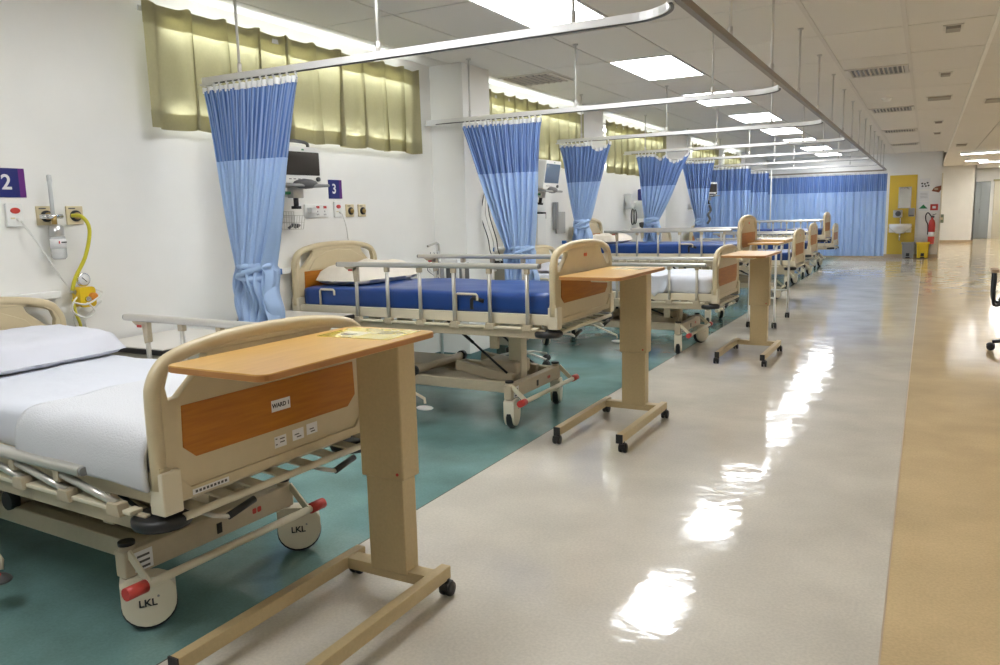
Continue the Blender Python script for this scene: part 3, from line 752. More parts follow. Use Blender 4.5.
# bed with white bedding, near rail folded down
bed((BX, 1.945), .53, 'beige hospital bed made up in white, front side rail folded down', far_dz=.05, far_dx=.10, near_up=False, far_up=True, castor_ang=[-.62, -.75, .4, .2], text=True, ward=True)
soft_box('mattress', BX-1.0, BX+1.003, 1.945-.445, 1.945+.445, .605, .765, M['sheet'], 'mattress under a white fitted sheet with a folded blanket', 'mattress', 'mattresses on the beds', r=.04, wob=.010, seed=1)
pillow(BX-.66, 2.03, .770, .50, .74, .13, M['pillow_w'], 'white pillow on the white sheeted bed', rz=.08, tilt=rad(3), seed=2)
def blanket():
    # folded waffle blanket over the foot of the first bed, hanging over its front side
    mb = MB(); nx, ns = 26, 44; V = []
    x0, x1 = BX+.30, BX+1.0
    path = [(1.945-.492, .628), (1.945-.497, .68), (1.945-.488, .735), (1.945-.455, .772), (1.945-.38, .786), (1.945-.2, .79), (1.945, .79), (1.945+.25, .788), (1.945+.40, .784), (1.945+.462, .765), (1.945+.488, .72), (1.945+.485, .66)]
    P = catmull([(0, a, b) for a, b in path], 4)
    for i in range(nx+1):
        t = i/nx; x = x0+(x1-x0)*t
        for p in P:
            n = noise.noise(Vector((x*6, p.y*5, p.z*4)))*.010
            lift = .016*math.exp(-((t-.0)/.06)**2)*-1
            V.append((x+.02*sin(p.y*5), p.y+(n*.6 if p.z < .77 else 0), p.z+n+lift-.02*t*(p.z < .70)))
    k = len(P); F = [(i*k+j, i*k+j+1, (i+1)*k+j+1, (i+1)*k+j) for i in range(nx) for j in range(k-1)]
    mb.add(V, F, True); o = mb.build('blanket', M['blanket'], None)
    s = o.modifiers.new('thick', 'SOLIDIFY'); s.thickness = .012; s.offset = 1
    tag(o, 'white waffle blanket folded over the foot of the bed marked WARD 1', 'blanket')
blanket()
bpy.context.view_layer.update()
for o in list(bpy.data.objects):
    if o.parent is None and o.name in ('hospital_bed', 'mattress', 'pillow', 'blanket'):
        cc = Matrix.Translation((BX+1.0, 1.945, 0)); o.matrix_world = cc @ Matrix.Rotation(-.032, 4, 'Z') @ cc.inverted() @ o.matrix_world
# blue bed
bed((BX, 4.745), .70, 'raised beige hospital bed with bare bright blue mattress, both rails up', near_dz=.025, far_dz=.025, castor_ang=[.22, .30, .6, .3])
soft_box('mattress', BX-1.0, BX+1.003, 4.745-.44, 4.745+.44, .775, .915, M['blue'], 'bare bright blue mattress holding a cream pillow under bed number 3', 'mattress', 'mattresses on the beds', r=.03, wob=.008, seed=3)
pillow(BX-.75, 4.775, .914, .42, .80, .155, M['pillow_c'], 'cream pillow lying on the bright blue mattress', rz=-.05, seed=4)
# white bed, pulled out a little
B3X = -2.745
bed((B3X, 7.80), .53, 'beige hospital bed with white sheets standing behind the second overbed table', castor_ang=[.25, -.5, .6, .3], rz=0)
soft_box('mattress', B3X-.985, B3X+.985, 7.80-.44, 7.80+.44, .605, .78, M['sheet'], 'mattress with crumpled white sheets hanging over the side rail', 'mattress', 'mattresses on the beds', r=.05, wob=.022, seed=5)
pillow(B3X-.72, 7.85, .78, .42, .70, .11, M['pillow_w'], 'white pillow half hidden behind the second bed footboard', seed=6)
def flap():
    mb = MB(); V = []; nx, nz = 10, 8
    for i in range(nx+1):
        for j in range(nz+1):
            u, t = i/nx, j/nz
            V.append((B3X+.28+.30*u+.22*t*(1-u)*.8, 7.80-.462-.02*sin(t*3+u*4)-.02*t, .79-.21*t*(1-.35*u)+.012*sin(u*7)))
    F = [(i*(nz+1)+j, i*(nz+1)+j+1, (i+1)*(nz+1)+j+1, (i+1)*(nz+1)+j) for i in range(nx) for j in range(nz)]
    o = mb.add(V, F, True).build('sheet_flap', M['sheet']); s = o.modifiers.new('t', 'SOLIDIFY'); s.thickness = .008
    tag(o, 'loose white sheet corner hanging over the side of the third bed', 'sheet')
flap()
bed((-2.935, 9.77), .80, 'high raised hospital bed with dark blue mattress behind the tubular table', castor_ang=[.2, .4, .3, .3], detail=False)
soft_box('mattress', -2.935-.98, -2.935+.98, 9.77-.44, 9.77+.44, .875, 1.0, M['blue'], 'dark blue mattress with a cream pillow beneath the third tied curtain', 'mattress', 'mattresses on the beds', r=.03, wob=.006, seed=7)
pillow(-2.935-.72, 9.74, 1.0, .42, .74, .12, M['pillow_c'], 'cream pillow on the high dark blue mattress', seed=8)
far_beds = [((-2.68, 12.25), .57, 'low hospital bed with cream footboard behind the tubular table', .68), ((-2.80, 14.9), .60, 'hospital bed with cream footboard between two other far beds', .74),
            ((-2.81, 17.1), .775, 'highest of the far hospital beds before the closed blue curtain', .92), ((-2.89, 19.7), .50, 'last low hospital bed standing against the closed blue end curtain', .64)]
for k, (p, z0, lab, zm) in enumerate(far_beds):
    bed(p, z0, lab, castor_ang=[.2, -.3, .4, .1], detail=False)
    soft_box('mattress', p[0]-.98, p[0]+.98, p[1]-.44, p[1]+.44, z0+.075, z0+.20, M['blue'], 'dark blue mattress on the '+lab.split(' with')[0].split(' standing')[0].split(' before')[0] + [' behind the tubular table', ' next beyond it', ' before the end curtain', ' at the end curtain'][k], 'mattress', 'mattresses on the beds', r=.03, wob=.005, nx=16, ny=8, seed=20+k)

# ------------------------------------------------------------------ overbed tables
def overbed_table(x, y, h, label, rz=0, L_=.84, sheet=False):
    t = empty('overbed_table', (x, y, 0), rz)
    top = rrect(-.195, .195, -L_/2, L_/2, .035, 5)
    tp = MB().prism(top, h-.021, h, lambda a, b, d: (a, b, d)).build('table_top', M['woodtop'], t, bevel=.003)
    edge = MB()
    MB().prism(rrect(-.1965, .1965, -L_/2-.0015, L_/2+.0015, .036, 5), h-.019, h-.004, lambda a, b, d: (a, b, d)).build('edge_band', M['woodedge'], t)
    MB().box(-.03, .07, -L_/2+.12, L_/2-.05, h-.04, h-.021).build('top_bracket', M['cream_m'], t, bevel=.003)
    for yy in (-L_/2+.2, -L_/2+.5): MB().box(.1, .14, yy, yy+.04, h-.033, h-.021).build('stop_block', M['black'], t)
    yc = .29
    MB().box(-.075, .115, yc, yc+.105, .46, h-.021).build('upper_column', M['ped'], t, bevel=.008)
    MB().box(-.062, .102, yc+.012, yc+.093, .095, .47).build('lower_column', M['ped'], t, bevel=.005)
    MB().cyl((.09, yc-.002, .485), (.09, yc+.001, .485), .006, 8).build('locking_screw', M['red'], t)
    for s in (-1, 1):
        xx = s*.2
        MB().box(xx-.02, xx+.02, -.47, .42, .062, .112).build('base_leg', M['ped'], t, bevel=.003)
        MB().box(xx-.0205, xx+.0205, -.476, -.469, .060, .114).build('leg_cap', M['black'], t)
        for yy in (-.445, .40):
            c = empty('castor', (xx+s*.012, yy, 0)); c.parent = t
            MB().cyl((0, 0, .05), (0, 0, .068), .012, 8).build('swivel', M['black'], c)
            MB().prism(rrect(-.018, .018, .028, .056, .006), -.024, .02, lambda a, b, d: (a, d, b)).build('hood', M['black'], c)
            for q in (-1, 1): MB().lathe([(.012, -.008), (.027, -.008), (.0285, 0), (.027, .008), (.012, .008)], (q*.013, .004, .0285), (1, 0, 0), 16).build('wheel', M['black'], c)
    MB().box(-.18, .18, yc+.02, yc+.085, .064, .108).build('cross_bar', M['ped'], t, bevel=.003)
    tag(t, label, 'overbed table', 'overbed tables in the aisle')
    return t
overbed_table(-1.715, 1.885, .995, 'wooden topped overbed table with a yellow laminated sheet on it')
overbed_table(-1.715, 4.66, 1.03, 'wooden topped overbed table at the foot of the raised blue bed', L_=.9)
overbed_table(-1.425, 7.56, .99, 'wooden topped overbed table at the foot of the white sheeted third bed', L_=.86)
# laminated sheet
s = empty('laminated_sheet', (-1.715, 2.17, .9952), .06)
MB().prism(rrect(-.15, .15, -.11, .11, .012), 0, .0012, lambda a, b, d: (a, b, d)).build('sheet', mat('yellow_print', (.72, .58, .09), .08, noise_amt=.3, noise_scale=9, coat=.5), s)
MB().prism(rrect(-.10, .0, -.07, .02, .01), .0012, .0015, lambda a, b, d: (a, b, d)).build('printed_patch', mat('pale_print', (.78, .72, .45), .08), s)
MB().prism(rrect(-.085, -.03, -.06, -.025, .006), .0015, .0018, lambda a, b, d: (a, b, d)).build('printed_block', mat('brown_print', (.25, .20, .08), .1), s)
MB().prism(rrect(.03, .09, .0, .05, .006), .0012, .0016, lambda a, b, d: (a, b, d)).build('printed_block', mat('brown_print2', (.38, .30, .10), .1), s)
tag(s, 'glossy yellow laminated sheet lying on the wooden overbed table top', 'paper')
s = empty('paper_sheet', (-1.69, 4.90, 1.0302), -.1)
MB().prism(rrect(-.10, .10, -.08, .08, .01), 0, .001, lambda a, b, d: (a, b, d)).build('sheet', mat('pale_paper', (.74, .66, .42), .15), s)
MB().prism(rrect(-.06, .0, -.05, .02, .006), .001, .0014, lambda a, b, d: (a, b, d)).build('printed_block', mat('tan_print', (.55, .42, .18), .2), s)
tag(s, 'pale paper sheet lying on the second overbed table', 'paper')
def tubular_table():
    t = empty('tubular_table', (-1.665, 10.0, 0)); h = 1.0
    MB().prism(rrect(-.18, .18, -.52, .52, .03), h-.02, h, lambda a, b, d: (a, b, d)).build('table_top', M['woodtop'], t, bevel=.003)
    MB().prism(rrect(-.18, .18, -.10, .52, .02), h, h+.018, lambda a, b, d: (a, b, d)).build('raised_leaf', M['woodtop'], t, bevel=.003)
    for sx in (-1, 1):
        x = sx*.145
        MB().tube(catmull([(x, -.5, .07), (x, -.5, .85), (x, -.47, .96), (x, -.40, .975), (x, .40, .975), (x, .48, .96), (x, .5, .85), (x, .5, .07)], 4), .013, 8).build('tube_frame', M['white'], t)
        for yy in (-.5, .5):
            c = empty('castor', (x, yy, 0)); c.parent = t
            MB().cyl((0, 0, .05), (0, 0, .08), .012, 8).build('swivel', M['black'], c)
            for q in (-1, 1): MB().lathe([(.01, -.01), (.034, -.01), (.036, 0), (.034, .01), (.01, .01)], (q*.015, 0, .036), (1, 0, 0), 14).build('wheel', M['black'], c)
    for yy in (-.5, .5): MB().cyl((-.145, yy, .36), (.145, yy, .36), .011, 8).build('stretcher', M['white'], t)
    tag(t, 'tall white tubular table on castors with a wooden top by the fourth bed', 'table')
tubular_table()

# ------------------------------------------------------------------ lockers beside the beds
def locker(y0, y1, label, x0=-4.06, x1=-3.47, h=.745):
    r = empty('bedside_locker', (x0, y0, 0)); D = x1-x0; W_ = y1-y0
    MB().box(0, D-.02, .01, W_-.01, .09, h-.03).build('body', M['locker'], r, bevel=.004)
    MB().box(-.0, D+.01, -.005, W_+.005, h-.032, h-.004).build('top_edge', M['black'], r, bevel=.004)
    MB().box(.0, D, .005, W_-.005, h-.004, h).build('top', M['locker_top'], r)
    d = MB().box(D-.02, D-.003, .02, W_-.02, .50, h-.045).build('drawer', M['locker'], r, bevel=.003)
    MB().box(D-.003, D+.012, W_/2-.05, W_/2+.05, .60, .615).build('handle', M['white'], d)
    d = MB().box(D-.02, D-.003, .02, W_-.02, .11, .49).build('door', M['locker'], r, bevel=.003)
    MB().box(D-.003, D+.012, W_-.08, W_-.065, .3, .4).build('handle', M['white'], d)
    MB().prism(rrect(D*.55, D*.55+.035, h-.11, h-.09, .008), -.008, .010, lambda a, b, dd: (a, dd, b)).build('side_latch', M['white'], r)
    for a in (.05, D-.07):
        for b in (.05, W_-.05):
            c = empty('castor', (a, b, 0)); c.parent = r
            MB().cyl((0, 0, .05), (0, 0, .092), .012, 8).build('stem', M['alu'], c)
            MB().lathe([(.01, -.012), (.036, -.012), (.036, .012), (.01, .012)], (0, 0, .036), (0, 1, 0), 14).build('wheel', M['black'], c)
    tag(r, label, 'bedside locker', 'bedside lockers')
locker(2.66, 3.30, 'black edged bedside locker between the made up bed and the tied curtain')
locker(3.72, 4.22, 'black edged bedside locker left of the bright blue mattress')
locker(6.84, 7.26, 'bedside locker beside the first wall pillar behind the tied curtain', x0=-4.06, x1=-3.6, h=.95)

# ------------------------------------------------------------------ fittings on the bed wall
def number_sign(y0, y1, z0, z1, txt, label):
    r = empty('bay_sign', (WX, y0, z0)); W_ = y1-y0; H = z1-z0
    MB().box(0, .006, 0, W_*.80, 0, H).build('blue_plate', M['navy'], r)
    MB().box(0, .006, W_*.80, W_, 0, H).build('purple_band', M['purple'], r)
    text_obj(txt, H*.72, (.0065, W_*.40, H*.5), FX, UZ, M['print'], r, bold=.002)
    tag(r, label, 'sign', 'bay number signs')
number_sign(2.262, 2.42, 1.546, 1.692, '2', 'blue and purple wall sign with white number 2, above the plate with a long cord')
number_sign(4.765, 4.92, 1.556, 1.701, '3', 'blue and purple wall sign with white number 3, beside the grey monitor')
def call_unit(y0, z0, label, cord_pts):
    r = empty('nurse_call', (WX, y0, z0))
    MB().box(0, .022, 0, .085, 0, .12).build('plate', M['white'], r, bevel=.006)
    MB().prism([(.043+.024*cos(2*PI*i/20), .082+.015*sin(2*PI*i/20)) for i in range(20)], .022, .027, lambda a, b, d: (d, a, b)).build('call_button', M['red'], r)
    MB().box(.022, .026, .018, .038, .04, .047).build('indicator', M['ivory'], r)
    MB().cyl((.02, .052, .038), (.045, .054, .03), .008, 8).build('plug', M['white'], r)
    MB().tube(catmull(cord_pts, 8), .0045, 6).build('cord', M['cable'], r)
    tag(r, label, 'call unit', 'nurse call units')
call_unit(2.30, 1.397, 'white nurse call plate with red button and a long cord under number 2', [(.045, .054, .03), (.06, .12, -.09), (.06, .24, -.30), (.06, .33, -.40), (.06, .40, -.43), (.06, .44, -.42), (.05, .40, -.46), (.05, .34, -.52), (.05, .36, -.60), (.05, .40, -.66)])
call_unit(4.805, 1.412, 'white nurse call plate with red button under number 3', [(.045, .054, .03), (.06, .075, -.06), (.05, .105, -.16), (.05, .12, -.28), (.04, .115, -.4)])
def gas_outlet(y0, z0, label, W_=.095):
    r = empty('gas_outlet', (WX, y0, z0))
    MB().box(0, .014, 0, W_, 0, .10).build('plate', M['ivory'], r, bevel=.004)
    MB().lathe([(.030, 0), (.030, .012), (.024, .016), (.020, .016)], (.014, W_/2, .047), (1, 0, 0), 20).build('ring', M['black'], r)
    MB().lathe([(.019, 0), (.019, .022), (.012, .026), (.008, .026)], (.016, W_/2, .047), (1, 0, 0), 18).build('socket', M['brass'], r)
    MB().box(.014, .0146, .012, .05, .084, .090).build('printed_line', M['dgrey'], r)
    tag(r, label, 'gas outlet', 'gas outlets on the bed wall')
gas_outlet(2.458, 1.402, 'ivory gas outlet behind the clear flowmeter'); gas_outlet(2.62, 1.402, 'ivory gas outlet feeding the yellow hose')
gas_outlet(4.955, 1.412, 'ivory gas outlet next to the call plate under number 3'); gas_outlet(5.108, 1.412, 'ivory gas outlet farther from the number 3 sign')
def flowmeter():
    r = empty('flowmeter', (WX, 2.505, 1.40))
    MB().cyl((.04, -.05, .047), (.075, 0, .047), .012, 10).cyl((.075, -.03, .047), (.075, .05, .047), .012, 10).build('valve', M['chrome'], r)
    MB().lathe([(.006, 0), (.010, .005), (.010, .17), (.012, .175), (.012, .20), (.008, .206)], (.075, 0, .055), (0, 0, 1), 14).build('tube', M['glass'], r)
    MB().cyl((.075, 0, .06), (.075, 0, .19), .005, 8).build('scale', M['grey'], r)
    MB().cyl((.075, .004, .0), (.075, .004, .05), .014, 10).build('stem', M['brass'], r)
    MB().lathe([(.034, 0), (.036, .01), (.036, .055), (.02, .065), (.012, .065)], (.075, .01, -.06), (0, 0, 1), 18).build('cap', M['steel'], r)
    b = MB().lathe([(.026, 0), (.037, .012), (.038, .11), (.034, .12), (.02, .12)], (.075, .012, -.178), (0, 0, 1), 20).build('bottle', M['glass'], r)
    MB().lathe([(.0385, 0), (.0385, .05), (.0384, .05), (.0384, 0)], (.075, .012, -.12), (0, 0, 1), 20).build('bottle_label', M['print'], b)
    MB().box(.113, .1145, -.008, -.001, -.095, -.082).build('red_mark', M['red'], b); MB().box(.113, .1145, .006, .035, -.093, -.085).build('printed_line', M['dgrey'], b)
    tag(r, 'clear oxygen flowmeter with humidifier bottle on the wall beside number 2', 'flowmeter')
flowmeter()
def regulator():
    r = empty('suction_regulator', (WX+.03, 2.60, 0))
    MB().prism(rrect(-.008, .085, .955, 1.065, .02), .0, .07, lambda a, b, d: (d, a, b)).build('body', M['yellow'], r, bevel=.006)
    MB().lathe([(.033, 0), (.038, .006), (.038, .02), (.034, .026), (.03, .026)], (.03, .035, 1.105), (1, 0, 0), 24).build('gauge', M['chrome'], r)
    MB().lathe([(.03, 0), (.03, .001), (.001, .001)], (.0565, .035, 1.105), (1, 0, 0), 24).build('gauge_face', M['print'], r)
    MB().beam((.0585, .02, 1.117), (.0585, .048, 1.092), .001, .004).build('gauge_needle', M['ink'], r)
    MB().lathe([(.022, 0), (.022, .02), (.015, .024), (.005, .024)], (.07, .062, 1.01), (1, 0, 0), 14).build('knob', mat('orange_knob', (.75, .28, .03), .4), r)
    MB().cyl((.07, .03, 1.0), (.09, .03, 1.0), .014, 10).build('valve', M['chrome'], r)
    MB().cyl((.03, -.006, 1.04), (.03, -.03, 1.05), .012, 10).build('inlet', M['steel'], r)
    MB().tube(catmull([(.04, .012, 1.45), (.09, .03, 1.445), (.10, .06, 1.40), (.09, .065, 1.33), (.07, .04, 1.22), (.05, -.01, 1.12), (.04, -.03, 1.05)], 8), .010, 10).build('hose', M['hose'], r)
    MB().tube(catmull([(.03, -.025, 1.0), (.05, -.03, .93), (.05, -.01, .86), (.03, .0, .80)], 6), .008, 8).build('lower_hose', M['hose'], r)
    MB().tube(catmull([(.07, -.05, .99), (.10, 0, .975), (.11, .06, 1.0), (.09, .11, 1.03), (.05, .06, 1.05), (.04, -.02, 1.0), (.06, -.05, .94), (.09, .0, .90), (.10, .05, .93), (.06, .02, .98), (.03, -.03, .90), (.05, -.01, .80)], 7), .005, 6).build('coiled_tube', M['cable'], r)
    tag(r, 'yellow suction regulator with round gauge hanging on a yellow hose', 'regulator')
regulator()
def bumper_rail(y0, y1, label, z=1.035):
    r = empty('wall_rail', (WX, y0, z))
    MB().box(0, .05, .03, y1-y0-.03, -.02, .018).build('rail', M['white'], r, bevel=.004)
    for a in (0,): MB().box(0, .052, a, a+.03, -.022, .02).build('end_cap', M['bluecap'], r)
    tag(r, label, 'wall rail', 'equipment rails behind the headboards')
bumper_rail(1.3, 2.55, 'white wall rail behind the headboard under number 2'); bumper_rail(4.13, 5.36, 'white wall rail with blue end cap behind the blue bed headboard')
bumper_rail(7.3, 8.5, 'white wall rail beyond the first wall pillar'); bumper_rail(9.2, 9.7, 'short white wall rail beside the fourth bed')
def socket():
    r = empty('power_socket', (WX, 4.475, 1.413))
    MB().box(0, .016, 0, .265, 0, .10).build('plate', M['white'], r, bevel=.005)
    MB().box(.016, .06, .02, .085, .03, .075).build('plug', M['white'], r, bevel=.006)
    for a in (.125, .205):
        for q in (0, .018): MB().box(.016, .020, a+q, a+q+.012, .068, .086).build('switch', M['red'], r)
        for (dy, dz) in ((.012, .045), (.004, .022), (.022, .022)): MB().box(.0155, .0168, a+dy-.003, a+dy+.003, dz-.006, dz+.006).build('socket_hole', M['dgrey'], r)
    tag(r, 'white triple power socket with red switches beside number 3', 'socket')
socket()

# ------------------------------------------------------------------ patient monitors
def monitor(loc, rz, W_, H, D, scr, label, handle=True, wallx=None, tilt=0):
    r = empty('patient_monitor', loc, rz)       # screen looks along local +x
    body = rrect(-W_/2, W_/2, 0, H, .03, 4)
    MB().prism(body, -D, 0, lambda a, b, d: (d, a, b)).build('case', M['white'], r, bevel=.012)
    MB().prism(rrect(-W_/2+.02, W_/2-.02, H*.22, H-.035, .008), .0, .003, lambda a, b, d: (d, a, b)).build('screen', scr, r)
    MB().lathe([(.016, 0), (.016, .014), (.01, .017)], (.0, W_/2-.04, H*.12), (1, 0, 0), 16).build('dial', M['dgrey'], r)
    for i in range(4): MB().box(0, .003, -W_/2+.07+.04*i, -W_/2+.09+.04*i, H*.10, H*.13).build('button', M['grey'], r)
    MB().box(0, .002, .01, .03, H-.025, H-.015).build('green_mark', M['green'], r)
    if handle: MB().tube(catmull([(-D/2, -W_/2+.05, H-.005), (-D/2, -W_/2+.06, H+.035), (-D/2, 0, H+.045), (-D/2, W_/2-.06, H+.035), (-D/2, W_/2-.05, H-.005)], 5), .012, 8).build('handle', M['dgrey'], r)
    MB().box(-D-.02, .05, -W_/2-.02, W_/2+.03, -.025, -.004).build('tray', M['grey'], r, bevel=.008)
    MB().blob((0.01, .02, -.004), .05, .11, .035, 16, 6).build('tray_swell', M['dgrey'], r)
    MB().box(-D/2-.03, -D/2+.03, -.05, .05, -.10, -.025).build('bracket', M['steel'], r, bevel=.006)
    MB().cyl((-D/2, 0, -.16), (-D/2, 0, -.10), .018, 10).cyl((-D/2, 0, -.175), (-D/2, 0, -.155), .035, 12).build('clamp_knob', M['black'], r)
    if wallx: MB().box(-wallx, -D/2, -.03, .03, -.09, -.05).build('wall_arm', M['white'], r)
    MB().box(-D/2-.03, -D/2+.02, -.17, -.06, -.075, -.055).build('green_tag', M['green'], r)
    if tilt:
        r.rotation_euler = (0, tilt, rz)
        MB().box(-D-.14, -D-.005, -W_/2+.02, W_/2-.12, .03, .20).build('rear_module', M['dgrey'], r, bevel=.01)
    return tag(r, label, 'monitor', 'patient monitors')
monitor((-3.84, 4.195, 1.65), -.10, .37, .25, .15, M['screen'], 'grey patient monitor with handle and dark screen beside number 3', wallx=.25)
monitor((-3.54, 7.66, 1.655), .02, .40, .30, .20, M['screen_b'], 'white patient monitor turned sideways beside the second tied curtain', handle=False, wallx=.5, tilt=.16)
monitor((-3.62, 15.1, 1.68), -.3, .42, .24, .12, M['screen'], 'white patient monitor with dark screen before the loose blue curtain', handle=False, wallx=.4)
# wire basket
def basket():
    r = empty('wire_basket', (WX, 4.235, 1.33)); m1 = MB()
    for i in range(6): m1.tube([(.005, .026*i, .13), (.005, .026*i, 0), (.09, .026*i, 0), (.11, .026*i, .10)], .0022, 5)
    for z, d in ((.0, .09), (.05, .1), (.10, .11)): m1.tube([(.005, 0, z), (d, 0, z), (d, .13, z), (.005, .13, z)], .0022, 5)
    for z in (.05, .09, .13): m1.cyl((.005, 0, z), (.005, .13, z), .0022, 5)
    m1.build('wires', M['alu'], r)
    MB().tube(catmull([(.05, .02, .01), (.06, .06, .03), (.04, .1, .015), (.07, .11, .03), (.05, .05, .035)], 5), .010, 6).build('coiled_lead', M['dgrey'], r)
    tag(r, 'small wire basket on the wall below the grey monitor', 'basket')
basket()
# vital signs stand beside the bright blue bed, near the pillar
def vitals():
    r = empty('vitals_stand', (-3.72, 5.72, 0))
    MB().cyl((0, 0, .08), (0, 0, 1.10), .014, 10).build('pole', M['steel'], r)
    MB().tube(catmull([(.0, 0, 1.08), (0, .0, 1.15), (0, -.03, 1.17), (0, -.08, 1.165), (0, -.17, 1.15)], 5), .010, 8).build('handle', M['alu'], r)
    for i in range(5):
        a = 2*PI*i/5+.3
        MB().beam((0, 0, .085), (.24*cos(a), .24*sin(a), .07), .03, .025).build('base_leg', M['grey'], r)
        c = empty('castor', (.235*cos(a), .235*sin(a), 0)); c.parent = r
        MB().lathe([(.01, -.012), (.03, -.012), (.03, .012), (.01, .012)], (0, 0, .03), (0, 1, 0), 14).cyl((0, 0, .03), (0, 0, .06), .008, 6).build('wheel', M['black'], c)
    rn = random.Random(4)
    for i in range(6):
        y0 = -.16+.02*i; p = [(.03+rn.uniform(-.02, .03), y0, 1.10)]
        for q in range(4): p.append((.04+rn.uniform(-.03, .03), y0+rn.uniform(-.06, .06), 1.02-.07*q))
        p.append((.02, -.05+rn.uniform(-.04, .04), .80))
        MB().tube(catmull(p, 5), .0035, 5).build('lead', M['cable'] if i % 2 else M['grey'], r)
    MB().box(-.03, .04, -.05, .02, .75, .98).build('module', M['grey'], r, bevel=.006)
    tag(r, 'slim monitor stand with tangled leads between blue bed and wall pillar', 'stand')
    d = empty('bedside_device', (-3.86, 6.02, .70))
    MB().box(0, .14, 0, .22, 0, .32).build('case', M['white'], d, bevel=.015)
    MB().box(.02, .12, -.004, .001, .06, .27).build('side_vent', M['dgrey'], d)
    MB().prism(rrect(.03, .20, .06, .27, .01), .139, .143, lambda a, b, dd: (dd, a, b)).build('screen', M['dgrey'], d)
    MB().box(-.16, .14, .02, .20, -.04, 0).build('shelf', M['white'], d)
    tag(d, 'white boxed device with dark window on a shelf at the first pillar', 'device')
vitals()
# IV stand base behind the second bed
def iv_stand(x, y, h, label):
    r = empty('iv_stand', (x, y, 0))
    MB().cyl((0, 0, .1), (0, 0, h), .011, 8).build('pole', M['chrome'], r)
    for i in range(5):
        a = 2*PI*i/5-.2
        MB().tube([(0, 0, .12), (.12*cos(a), .12*sin(a), .11), (.28*cos(a), .28*sin(a), .075)], .011, 8).build('leg', M['alu'], r)
        c = empty('castor', (.28*cos(a), .28*sin(a), 0)); c.parent = r
        for q in (-1, 1): MB().lathe([(.01, -.009), (.032, -.009), (.034, 0), (.032, .009), (.01, .009)], (0, q*.013, .034), (0, 1, 0), 14).build('wheel', M['black'], c)
        MB().cyl((0, 0, .034), (0, 0, .08), .01, 8).build('swivel', M['black'], c)
    MB().cyl((-.12, 0, h), (.12, 0, h), .006, 8).build('hook_bar', M['chrome'], r)
    tag(r, label, 'stand')
iv_stand(-3.28, 6.42, 1.35, 'chrome five-legged drip stand standing behind the second tied curtain')
# equipment column behind the third bed: rail, boxes, tubes
def service_unit():
    r = empty('service_unit', (WX, 7.55, 0))
    MB().box(0, .06, .0, 1.05, 1.43, 1.58).build('trunking', M['white'], r, bevel=.006)
    for i, (a, b, z0, z1, dd, m_) in enumerate(((.10, .25, 1.28, 1.42, .12, 'white'), (.32, .42, 1.26, 1.43, .14, 'steel'), (.62, .84, .98, 1.40, .16, 'white'), (.88, .98, 1.34, 1.42, .10, 'black'))):
        MB().box(.0, dd, a, b, z0, z1).build('wall_module', M[m_], r, bevel=.008)
    MB().box(.10, .12, .885, .92, 1.36, 1.40).build('red_valve', M['red'], r)
    MB().lathe([(.03, 0), (.045, .02), (.045, .14), (.03, .15)], (.16, .2, 1.08), (0, 0, 1), 14).build('suction_jar', M['glass'], r)
    MB().box(.06, .065, .28, .40, 1.49, 1.51).build('green_tag', M['green'], r)
    rn = random.Random(9)
    for i in range(7):
        a = .05+.13*i; p = [(.08, a, 1.40)]
        for q in range(4): p.append((.10+rn.uniform(-.03, .06), a+rn.uniform(-.05, .05), 1.26-.13*q))
        p.append((.05, a+rn.uniform(-.04, .04), .72))
        MB().tube(catmull(p, 5), .006 if i % 2 else .004, 6).build('tube', M['cable'] if i % 3 else M['dgrey'], r)
    tag(r, 'white wall service unit with modules and hanging tubes beside the turned monitor', 'medical unit')
    h = empty('chart_holder', (WX, 8.92, 1.20))
    MB().box(0, .05, 0, .08, 0, .34).build('tray', M['grey'], h, bevel=.006); MB().box(0, .025, .08, .34, -.05, .22).build('clear_pocket', M['glass'], h, bevel=.004)
    tag(h, 'clear wall pocket and grey holder beside the third tied curtain', 'holder')
    for (y0, lab) in ((4.02, None),):
        pass
    u = empty('blood_pressure_unit', (WX, 11.55, 1.15))
    MB().box(0, .05, 0, .9, .33, .39).build('rail', M['white'], u, bevel=.004); MB().box(0, .12, 0, .12, .30, .52).build('gauge_case', M['white'], u, bevel=.01)
    for q in range(2):
        MB().tube([(.10+.03*q, .12+.03*q+(.07-.008*q)*cos(2*PI*i/18), .17+(.12-.012*q)*sin(2*PI*i/18)) for i in range(18)], .009, 6, closed=True).build('hose_loop', M['dgrey'], u)
    MB().box(0, .16, .42, .62, .14, .42).build('module', M['white'], u, bevel=.01); MB().box(.05, .15, .48, .58, .42, .60).build('bottle', M['navy'], u, bevel=.02)
    MB().lathe([(.01, 0), (.05, .03), (.06, .09), (.03, .10)], (.12, .55, -.02), (0, 0, 1), 12).build('jar', M['dgrey'], u); MB().cyl((.12, .55, -.18), (.12, .55, 0), .012, 8).build('hose', M['cable'], u)
    tag(u, 'wall unit with dark coiled cuff hose above the fourth bed', 'medical unit')
    k = empty('wall_handset', (-3.6, 14.75, 1.15))
    MB().tube(catmull([(0, 0, 0), (.03, .06, .08), (0, .04, .16), (.03, .10, .24), (0, .12, .34)], 5), .022, 7).build('coiled_hose', M['dgrey'], k)
    MB().cyl((-.05, .1, .25), (-.50, .1, .27), .012, 8).build('arm', M['white'], k)
    tag(k, 'dark coiled hose hanging beside the far monitor', 'hose')
service_unit()
